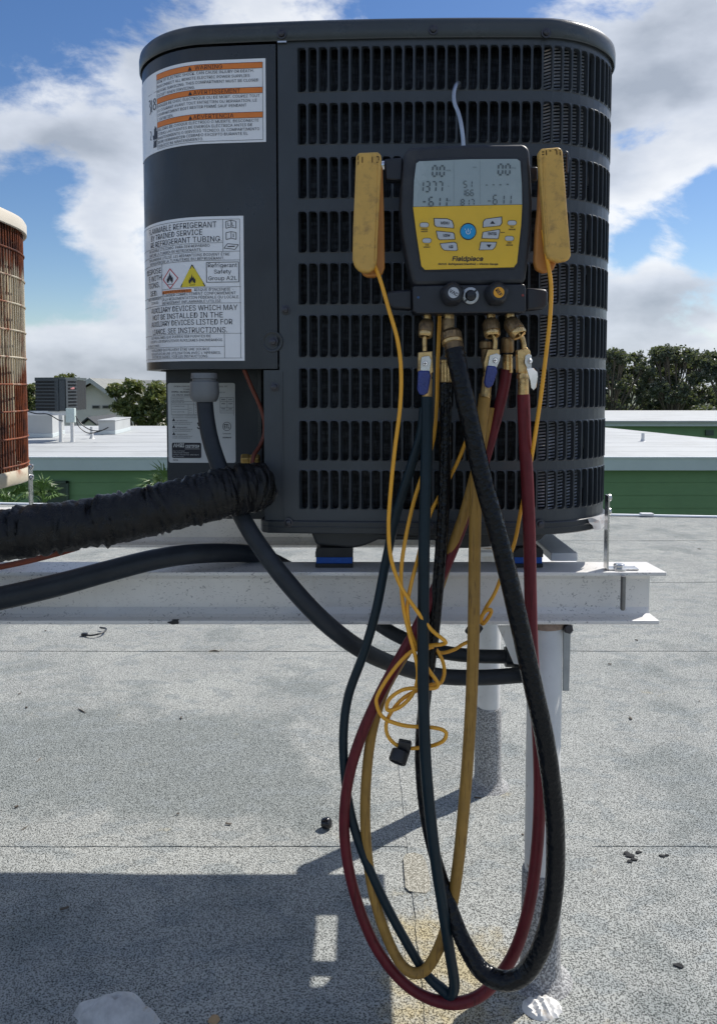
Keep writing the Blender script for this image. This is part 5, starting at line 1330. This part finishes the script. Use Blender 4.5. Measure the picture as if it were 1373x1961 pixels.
# black vacuum hose
bk = thing('vacuum_hose', 'thick black braided hose swinging in a deep loop in front of the post', 'hose', P(862, 600, DF), 0, GH)
m = MB(); m.tube(Pm([(870, 668, 1.045), (885, 740, 1.035), (905, 830, 1.03), (925, 920, 1.025), (950, 1010, 1.02), (975, 1110, 1.015), (998, 1210, 1.01), (1020, 1310, 1.005), (1042, 1410, 1.0), (1057, 1510, 1.0), (1064, 1610, 1.0), (1060, 1710, 1.0), (1042, 1800, 1.0), (1010, 1860, 1.005), (970, 1880, 1.01), (925, 1862, 1.02), (893, 1815, 1.035), (872, 1765, 1.05), (845, 1680, 1.068), (820, 1590, 1.075), (808, 1500, 1.08), (806, 1420, 1.082), (815, 1330, 1.084), (828, 1230, 1.085), (838, 1130, 1.085), (846, 1030, 1.087), (851, 930, 1.09), (853, 830, 1.092), (854, 735, 1.092)]),
    [.0126] * 16 + [.0115, .0105, .009] + [.0085] * 10, 18, sub=10, rad=lambda L, th, p: 1 + .012 * math.sin(L * 900 + th * 2) + .02 * noise.noise((L * 30, th, 0)))
obj('hose_tube', m, M_bkh, bk, smooth=60)
stub(bk, 859, 596, 612, DF, 21); m = MB(); m.lathe(P(858, 610, DF), P(857, 640, DF) - P(858, 610, DF), [(0, .008), (.004, .0088), (.02, .0088)], 20); obj('swivel', m, M_brassd, bk, smooth=30)
knurl(bk, P(862, 632, DF), P(867, 660, DF - .008), .0140)
m = MB(); m.lathe(P(868, 655, DF - .008), P(872, 679, DF - .012) - P(868, 655, DF - .008), [(0, .0115), (.004, .0128), (.0155, .0132), (.017, .0142), (.018, .0140)], 28); obj('ferrule', m, M_brassd, bk, smooth=35)
ferrule(bk, 854, 688, 732, 1.092, 22, M_brass)
# ochre hose
oc = thing('refrigerant_hose', 'ochre yellow hose with blue handled valve hanging in the middle', 'hose', P(940, 600, DF), 0, GH)
m = MB(); m.tube(Pm([(929, 755, DF + .005), (919, 830, DF), (912, 920, DF), (909, 1050, DF), (907, 1200, DF - .01), (903, 1330, DF - .01), (896, 1450, DF - .01), (888, 1550, DF - .01), (878, 1650, DF - .005), (864, 1740, DF), (843, 1810, DF + .003), (815, 1858, DF + .01), (785, 1862, DF + .012), (757, 1830, DF + .02), (728, 1760, DF + .024), (709, 1680, DF + .026), (700, 1590, DF + .028), (701, 1500, DF + .03), (711, 1410, DF + .03), (733, 1330, DF + .03), (765, 1270, DF + .033), (800, 1215, DF + .035), (835, 1140, DF + .035), (862, 1060, DF + .03), (890, 980, DF + .026), (912, 900, DF + .022), (930, 830, DF + .022), (938, 780, DF + .022)]), [.0083] * 11 + [.0075] * 17, 14, sub=8)
obj('hose_tube', m, M_ochre, oc, smooth=60)
stub(oc, 940, 597, 612, DF, 17); knurl(oc, P(939, 611, DF), P(943, 644, DF - .008), .0112)
valve(oc, [(943.5, 637), (948, 652), (947, 668)], [(934, 668), (957, 668), (957, 690), (946, 716), (928, 712), (926, 695)], [(938, 680), (951, 676), (959, 680), (957, 690), (950, 706), (934, 702)], [(933, 699), (951, 701), (953, 712), (944, 738), (937, 743), (930, 741), (927, 732)], DF, M_hblue, (935, 712, 760, DF, 19, M_brass, -6), (947.5, 690))
m = MB(); m.lathe(P(930, 652, DF + .018), (0, 0, -1), [(0, .006), (.002, .0085), (.010, .0085), (.012, .006), (.03, .006)], 14); obj('spare_coupler', m, M_brassd, oc, smooth=30)
# red hose
rd = thing('refrigerant_hose', 'dark red hose from the right valve forming the widest loop', 'hose', P(985, 600, DF), 0, GH)
m = MB(); m.tube(Pm([(1002, 755, DF), (1005, 840, DF), (1010, 930, DF), (1014, 1040, DF), (1016, 1150, DF - .005), (1019, 1250, DF - .01), (1026, 1340, DF - .01), (1032, 1440, DF - .01), (1033, 1540, DF - .01), (1027, 1640, DF - .01), (1012, 1740, DF - .01), (985, 1825, DF - .005), (945, 1885, DF), (905, 1915, DF + .003), (860, 1922, DF + .008), (810, 1908, DF + .015), (765, 1875, DF + .02), (720, 1815, DF + .024), (688, 1740, DF + .026), (667, 1660, DF + .026), (659, 1580, DF + .026), (666, 1500, DF + .024), (688, 1420, DF + .02), (725, 1335, DF + .015), (765, 1262, DF + .012), (800, 1200, DF + .015), (835, 1125, DF + .025), (868, 1050, DF + .03), (898, 970, DF + .03), (925, 890, DF + .025), (948, 810, DF + .022), (964, 745, DF + .02), (970, 708, DF + .02)]), [.0086] * 15 + [.0078] * 18, 14, sub=8)
obj('hose_tube', m, M_redh, rd, smooth=60)
stub(rd, 976, 597, 612, DF, 17); knurl(rd, P(974, 612, DF), P(995, 642, DF - .012), .0112)
valve(rd, [(994, 638), (1001, 650), (1004, 668)], [(991, 670), (1010, 665), (1016, 672), (1016, 700), (1012, 712), (992, 714)], [(1006, 681), (1012, 677), (1018, 680), (1018, 705), (1010, 706), (1005, 695)], None, DF, None, (1002, 712, 762, DF, 20), (1014, 691))
m = MB(); pr(m, [(1008, 705), (1021, 704), (1029, 712), (1030, 722), (1027, 742), (1022, 747), (1017, 742), (1015, 728)], DF - .018, .0018); obj('bare_handle_end', m, M_chrome, rd, bevel=.0004)
m = MB(); m.lathe(P(1002, 716, DF), (0, 0, -1), [(0, .0078), (.002, .0088), (.006, .0088), (.007, .0075)], 6); obj('hex_collar', m, M_brass, rd, smooth=20)
m = MB(); m.lathe(P(972, 646, DF + .02), (0, 0, -1), [(0, .0075), (.002, .0088), (.018, .0090), (.021, .0075)], 24); obj('coupler_nut', m, M_brassd, rd, smooth=30)
ferrule(rd, 972, 678, 714, DF + .02, 19)
# red glow stripe where the red hose lies in the sun is left to the light

# ------------------------------------------------------------------ thin probe cables and plugs
GC = 'thin orange probe cables'
def cable(label, pts, r=.0027, dz=0):
    m = MB(); m.tube([P(*q) for q in pts], r, 8, sub=8); return tag(obj('probe_cable', m, M_cable, smooth=60), label, 'cable', GC)
cable('orange cable from the left clamp probe down to the small black plug', [(716, 505, 1.045), (728, 535, 1.04), (744, 590, 1.035), (761, 650, 1.03), (768, 710, 1.03), (766, 780, 1.03), (756, 860, 1.03), (748, 940, 1.03), (744, 1010, 1.03), (749, 1070, 1.03), (766, 1120, 1.03), (790, 1158, 1.035), (825, 1205, 1.04), (852, 1228, 1.045), (846, 1234, 1.05), (815, 1238, 1.055), (785, 1250, 1.055), (752, 1285, 1.06), (724, 1330, 1.065), (722, 1352, 1.065), (736, 1376, 1.06), (775, 1390, 1.05), (830, 1394, 1.045), (853, 1402, 1.045), (850, 1418, 1.045), (830, 1428, 1.05), (800, 1433, 1.06), (779, 1434, 1.06)])
cable('orange cable from the right clamp probe to the plug under the beam', [(1040, 440, 1.035), (1047, 490, 1.03), (1055, 545, 1.03), (1053, 610, 1.03), (1044, 690, 1.035), (1034, 770, 1.045), (1022, 850, 1.055), (1010, 920, 1.085), (997, 980, 1.09), (985, 1040, 1.09), (965, 1090, 1.09), (948, 1135, 1.09), (930, 1165, 1.09), (922, 1185, 1.09), (925, 1195, 1.09), (938, 1178, 1.09), (940, 1168, 1.088), (928, 1172, 1.085), (915, 1195, 1.085), (905, 1215, 1.085)])
cable('orange cable looping behind the teal hose and tangled above the black plug', [(842, 600, 1.105), (838, 700, 1.105), (836, 780, 1.105), (828, 850, 1.10), (805, 920, 1.09), (790, 970, 1.075), (775, 1040, 1.05), (768, 1100, 1.04), (772, 1160, 1.04), (784, 1215, 1.04), (796, 1260, 1.04), (800, 1295, 1.045), (790, 1330, 1.05), (765, 1355, 1.055), (742, 1360, 1.06), (745, 1340, 1.06), (770, 1322, 1.055), (800, 1318, 1.045), (832, 1318, 1.05), (838, 1308, 1.05), (822, 1285, 1.05), (806, 1258, 1.045)])
cable('orange cable passing behind the black hoses at the middle', [(893, 842, 1.10), (876, 885, 1.10), (850, 935, 1.10), (828, 975, 1.095), (812, 1020, 1.085), (800, 1070, 1.06), (787, 1120, 1.045), (780, 1165, 1.042), (786, 1210, 1.045), (805, 1245, 1.05), (830, 1240, 1.08), (845, 1260, 1.08), (851, 1285, 1.08), (844, 1308, 1.075), (826, 1312, 1.06), (800, 1322, 1.06), (772, 1338, 1.062), (752, 1360, 1.065), (740, 1385, 1.065), (742, 1408, 1.06), (756, 1425, 1.06), (772, 1432, 1.06)])
cable('orange cable curling under the beam to the right hand plug', [(800, 1232, 1.09), (840, 1250, 1.09), (868, 1245, 1.09), (885, 1235, 1.09), (900, 1228, 1.088)])
for (x_, y_, D_, rot, lab) in ((768, 1440, 1.06, 12, 'small black plug dangling on the orange cable below the beam'), (902, 1214, 1.085, 35, 'small black plug beside the ochre hose just under the beam')):
    c = P(x_, y_, D_); t = thing('cable_plug', lab, 'plug', c, 0, 'black plugs on the probe cables'); Rm = Matrix.Rotation(R(rot), 3, 'Y')
    m = MB(); m.box(c + Vector((.004, 0, .006)), (.018, .010, .020), Rm); obj('plug_body', m, M_blk, t, bevel=.0015)
    if y_ > 1300:
        m = MB(); m.lathe(c + Vector((.0, .0, .002)), Vector((-.35, -.55, -.75)), [(0, .009), (.002, .0125), (.016, .0125), (.0175, .0115), (.0175, .0095), (.008, .009)], 26); obj('plug_ring', m, M_blk, t, smooth=40)

# ------------------------------------------------------------------ wrapped refrigerant line, conduits and wires
def tape_mat():
    k = NT("black_tape_wrap")
    k.col(k.mix(k.rng(k.noise(30, 6, .7), .4, .75), (.003, .003, .0035), (.011, .011, .011)))
    k.rough(k.rng(k.noise(50, 5, .7), .35, .65, .20, .44)); k.bump(k.noise(95, 6, .7), .8, .003); k.b.inputs['Specular IOR Level'].default_value = .36; return k.m
rr_ = random.Random(3); folds = [(rr_.uniform(0, .75), rr_.uniform(-1, 1), rr_.uniform(.0016, .0042), rr_.uniform(.07, .20), rr_.uniform(0, 6.28), rr_.uniform(.5, 1.3)) for _ in range(110)]
def wrap(L, th, p):
    v = 1 + .045 * noise.noise((L * 14, math.cos(th) * .9, math.sin(th) * .9))
    v += .06 * noise.noise((L * 75 + math.cos(th) * .8, math.cos(th) * 1.4, math.sin(th) * 1.4))
    rp = abs(noise.noise((L * 130 + 1.5 * math.cos(th + L * 9), math.cos(th) * .8 + 5, math.sin(th) * .8))); v += .045 - .11 * max(0, .22 - rp) / .22 * (.5 + .5 * noise.noise((L * 20, math.cos(th) * 2, math.sin(th) * 2 + 3)))
    for (l0, sl_, wd, dp, t0, tw) in folds:
        dth = (th - t0 + math.pi) % (2 * math.pi) - math.pi
        if abs(dth) < tw:
            d = L - l0 - sl_ * .012 * dth
            if abs(d) < wd * 4: v -= dp * math.exp(-(d / wd) ** 2) * (1 - (dth / tw) ** 2) * .9; v += dp * .5 * math.exp(-((d - wd * 2) / wd) ** 2) * (1 - (dth / tw) ** 2)
    for l0 in (.21, .37, .415, .60): 
        if L > l0: v += .012
        v -= .05 * math.exp(-((L - l0) / .002) ** 2)
    return v * .94
m = MB(); m.tube(Pm([(-160, 1050, 1.02), (-60, 1035, 1.02), (60, 1017, 1.03), (180, 1000, 1.045), (300, 975, 1.065), (400, 951, 1.09), (455, 938, 1.11), (492, 932, 1.13), (503, 931, 1.137)]), [.0355, .0355, .0350, .0345, .0350, .0352, .0350, .0350, .0330], 56, sub=34, rad=wrap)
il = tag(obj('insulated_pipe', m, tape_mat(), smooth=70), 'thick black tape wrapped pipe running into the dark unit from the left', 'pipe')
GP = 'dark flexible conduits at the dark unit'
cd = hose('conduit', 'dark conduit dropping from the grey connector and sweeping under the beam', 'conduit', [(391, 752, 1.175), (395, 800, 1.17), (405, 850, 1.16), (424, 905, 1.15), (450, 965, 1.135), (490, 1035, 1.115), (550, 1115, 1.11), (620, 1190, 1.12), (690, 1243, 1.15), (760, 1275, 1.19), (840, 1295, 1.225), (920, 1298, 1.235), (1000, 1293, 1.24), (1040, 1290, 1.24)], [.0125] * 6 + [.0132] * 3 + [.0125] * 5, M_cond, GP, 16, 8)
m = MB(); c = P(391, 714, 1.175); m.lathe(c, (0, 0, -1), [(0, .019), (.008, .0195), (.009, .0175), (.0125, .0175), (.013, .0205), (.030, .0215), (.038, .0200), (.043, .0165)], 30, rfun=lambda k, i: 1 + (.03 if (i % 3 == 0 and k > 3) else 0)); obj('connector', m, mat("grey_connector", (.17, .18, .19), .5, .2, .1, 30, .2, 150), cd, smooth=40)
cd2 = hose('conduit', 'dark conduit coming from the left edge over the beam', 'conduit', [(-160, 1170, 1.12), (-30, 1152, 1.12), (100, 1123, 1.12), (200, 1096, 1.125), (290, 1073, 1.14), (360, 1062, 1.165), (430, 1059, 1.20), (490, 1063, 1.235), (545, 1085, 1.275), (620, 1130, 1.30), (700, 1180, 1.30), (760, 1217, 1.28), (830, 1245, 1.27), (900, 1256, 1.27), (975, 1258, 1.27)], [.0175, .0175, .0170, .016, .0155, .015, .0145, .0135, .0125, .012, .0115, .0115, .0115, .0115, .0115], M_cond, GP, 16, 8)
m = MB(); c = P(966, 1258, 1.27); m.lathe(c, P(1000, 1258, 1.27) - c, [(0, .0125), (.001, .0165), (.012, .017), (.013, .020), (.03, .020)], 20); obj('connector', m, M_cond, cd2, smooth=30)
m = MB(); m.tube(Pm([(466, 704, 1.20), (480, 738, 1.20), (497, 775, 1.205), (506, 805, 1.205), (506, 832, 1.205), (497, 855, 1.20), (487, 870, 1.19), (483, 890, 1.18), (484, 905, 1.17)]), .0033, 8, sub=8)
tag(obj('control_wire', m, mat("red_brown_wire", (.20, .05, .028), .45, 0, .15, 30), smooth=60), 'red brown wire curving down beside the rating plate', 'wire')
t = thing('service_valve', 'brass valve fitting behind the end of the wrapped pipe', 'valve', P(480, 890, 1.22))
m = MB(); c = P(480, 880, 1.22); m.lathe(c + Vector((-.0145, 0, 0)), (1, 0, 0), [(0, .008), (.002, .0095), (.012, .0095), (.0125, .008), (.016, .008), (.0165, .0095), (.027, .0095), (.029, .007)], 6); obj('hex_nut', m, mat("bright_brass", (.60, .40, .13), .3, .7, .1, 40), t, smooth=20, bevel=.0006)
m = MB(); m.lathe(P(480, 888, 1.22), (0, 0, -1), [(0, .008), (.03, .008)], 14); obj('valve_stem', m, M_brassd, t, smooth=40)
m = MB(); m.lathe(P(497, 910, 1.22), (1, 0, .0), [(0, .007), (.018, .007)], 14); obj('cap', m, M_screw, t, smooth=40)
m = MB(); m.tube(Pm([(-60, 1098, 1.09), (0, 1086, 1.09), (60, 1073, 1.085), (110, 1060, 1.07), (150, 1048, 1.06)]), .0042, 8, sub=6)
tag(obj('wire_pair', m, mat("brown_wire_jacket", (.20, .045, .02), .5, 0, .2, 40), smooth=60), 'brown wire leaving from below the wrapped pipe at the left edge', 'wire')

# ------------------------------------------------------------------ things lying on the roof
c = G(625, 1588)
t = thing('black_stopper', 'small round black cap lying on the lit roof left of the hoses', 'cap', c)
m = MB(); ax = Vector((.75, -.35, .25)).normalized(); o_ = Vector((c.x, c.y, .0125)) - ax * .008
m.lathe(o_, ax, [(0, .008), (.001, .011), (.012, .0122), (.0165, .0105), (.0185, .006)], 24); obj('cap_shell', m, mat("glossy_black_cap", (.008, .008, .01), .2), t, smooth=50)
def Gz(px, py, h): p = G(px, py); return Vector((p.x, p.y, h))
m = MB(); m.tube([Gz(160, 1219, .006), Gz(175, 1222, .010), Gz(190, 1221, .014), Gz(201, 1216, .014), Gz(203, 1211, .014), Gz(192, 1208, .012)], .0035, 6, sub=6)
zt_ = thing('cable_tie', 'curled black cable tie lying on the roof beyond the beam', 'cable tie', G(185, 1220)); obj('tie_strap', m, M_blk, zt_)
m = MB(); m.box(Gz(162, 1219, .008), (.022, .015, .010)); obj('tie_head', m, M_blk, zt_, bevel=.002)
def chip(name, label, cat, px, py, sx, sy, hgt, mt, seed, ridges=0, lift=0):
    c = G(px, py); rnd = random.Random(seed); m = MB(); n = 36; rings = 7
    m.v.append(Vector((c.x, c.y, hgt * 1.0)))
    for k in range(1, rings + 1):
        for i in range(n):
            a = 2 * math.pi * i / n; rad = (k / rings) * (1 + .28 * noise.noise((math.cos(a) * 1.6 + seed, math.sin(a) * 1.6, 0)) + .10 * noise.noise((math.cos(a) * 6, math.sin(a) * 6, seed)))
            x, y = rad * sx * math.cos(a), rad * sy * math.sin(a)
            z = hgt * (1 - (k / rings) ** 2.2) + hgt * .28 * noise.noise((x * 40 + seed, y * 40, 1)) + (ridges * .0022 * math.sin(x * 520 + y * 160) if k < rings else 0) + hgt * .25 * (k < rings) + lift * x
            if k == rings: z = .0005
            m.v.append(Vector((c.x + x, c.y + y, max(z, .0004))))
    for i in range(n): m.f.append([0, 1 + i, 1 + (i + 1) % n]); m.m.append(0)
    for k in range(rings - 1):
        for i in range(n): j = (i + 1) % n; m.f.append([1 + k * n + i, 1 + (k + 1) * n + i, 1 + (k + 1) * n + j, 1 + k * n + j]); m.m.append(0)
    return tag(obj(name, m, mt, smooth=28), label, cat)
M_chip = mat("white_coating_chip", (.74, .73, .70), .75, 0, .08, 30, .3, 150, dirt=(.40, .27, .12), ds=30, dr=(.60, .72))
chip('coating_chip', 'flaky white ridged chip below the black hose', 'chip', 1036, 1936, .036, .024, .012, M_chip, 3, 1)
chip('coating_lump', 'torn whitish lump at the bottom edge left of the hoses', 'lump', 222, 1952, .062, .030, .028, mat("crumbly_white_lump", (.52, .52, .51), .85, 0, .2, 50, .6, 120, dirt=(.30, .22, .12), ds=25, dr=(.60, .7)), 8)
chip('coating_crumb', 'small tan crumb at the bottom edge beside the whitish lump', 'crumb', 410, 1957, .008, .006, .008, mat("tan_crumb", (.45, .30, .16), .8), 5)
def bit(label, pts, r, cat='twig', mt=None, grp='small twigs and bits on the roof'):
    m = MB(); m.tube([Gz(x, y, r * 1.1) for x, y in pts], [r * .5] + [r] * (len(pts) - 2) + [r * .4], 6, sub=3)
    tag(obj('twig', m, mt or M_bark, smooth=60), label, cat, grp)
bit('thin brown twig on the wet patch below the cable tie', [(150, 1359), (157, 1363), (164, 1367)], .0022)
bit('small twig near the left edge above the shadow', [(70, 1461), (75, 1456), (79, 1452)], .0015)
bit('short twig close to the shadow at left', [(41, 1592), (47, 1588), (54, 1583)], .0013)
bit('dark sliver on the far roof sheet', [(400, 1249), (412, 1248), (420, 1250)], .003)
m = MB(); rnd = random.Random(9)
for (px, py, s) in ((1207, 1641, .008), (1214, 1648, .006), (1200, 1636, .006), (1205, 1652, .005), (1268, 1641, .006), (1276, 1640, .004), (1298, 1851, .006), (1304, 1853, .005), (1222, 1634, .006)):
    c = G(px, py); k = 7; ring = [(c.x + s * (.6 + .5 * rnd.random()) * math.cos(6.283 * i / k) * 1.3, c.y + s * (.5 + .5 * rnd.random()) * math.sin(6.283 * i / k), .0086) for i in range(k)]
    m.prism([(p[0], p[1], .0006) for p in ring], (0, 0, .0016 + s * .05))
tag(obj('dark_crumbs', m, mat("dark_moss_crumb", (.02, .021, .022), .9, 0, .3, 90, .6, 200)), 'dark mossy crumbs scattered on the right of the roof', 'crumbs', kind='stuff')
c = P(333, 1194, 1.157); m = MB(); m.prism([c + Vector((-.010, 0, .001)), c + Vector((-.002, 0, -.002)), c + Vector((.007, 0, -.001)), c + Vector((.006, 0, .003)), c + Vector((-.002, 0, .003))], (0, .008, .001)); tag(obj('dead_leaf', m, M_rub), 'small black leaf bit on the lower lip of the front beam', 'leaf')

m = MB(); rnd = random.Random(31)
for k in range(45):
    y = rnd.uniform(.95, 4.6); x = rnd.uniform(-.75, .8) * y; s_ = rnd.uniform(.0012, .0035) * (1 + .25 * y); a = rnd.uniform(0, 3.14)
    m.box((x, y, .0035), (s_ * rnd.uniform(1, 5), s_, s_ * .6), Matrix.Rotation(a, 3, 'Z'))
tag(obj('roof_grit', m, M_bark), 'tiny dark bits of debris scattered over the roof', 'debris', kind='stuff')
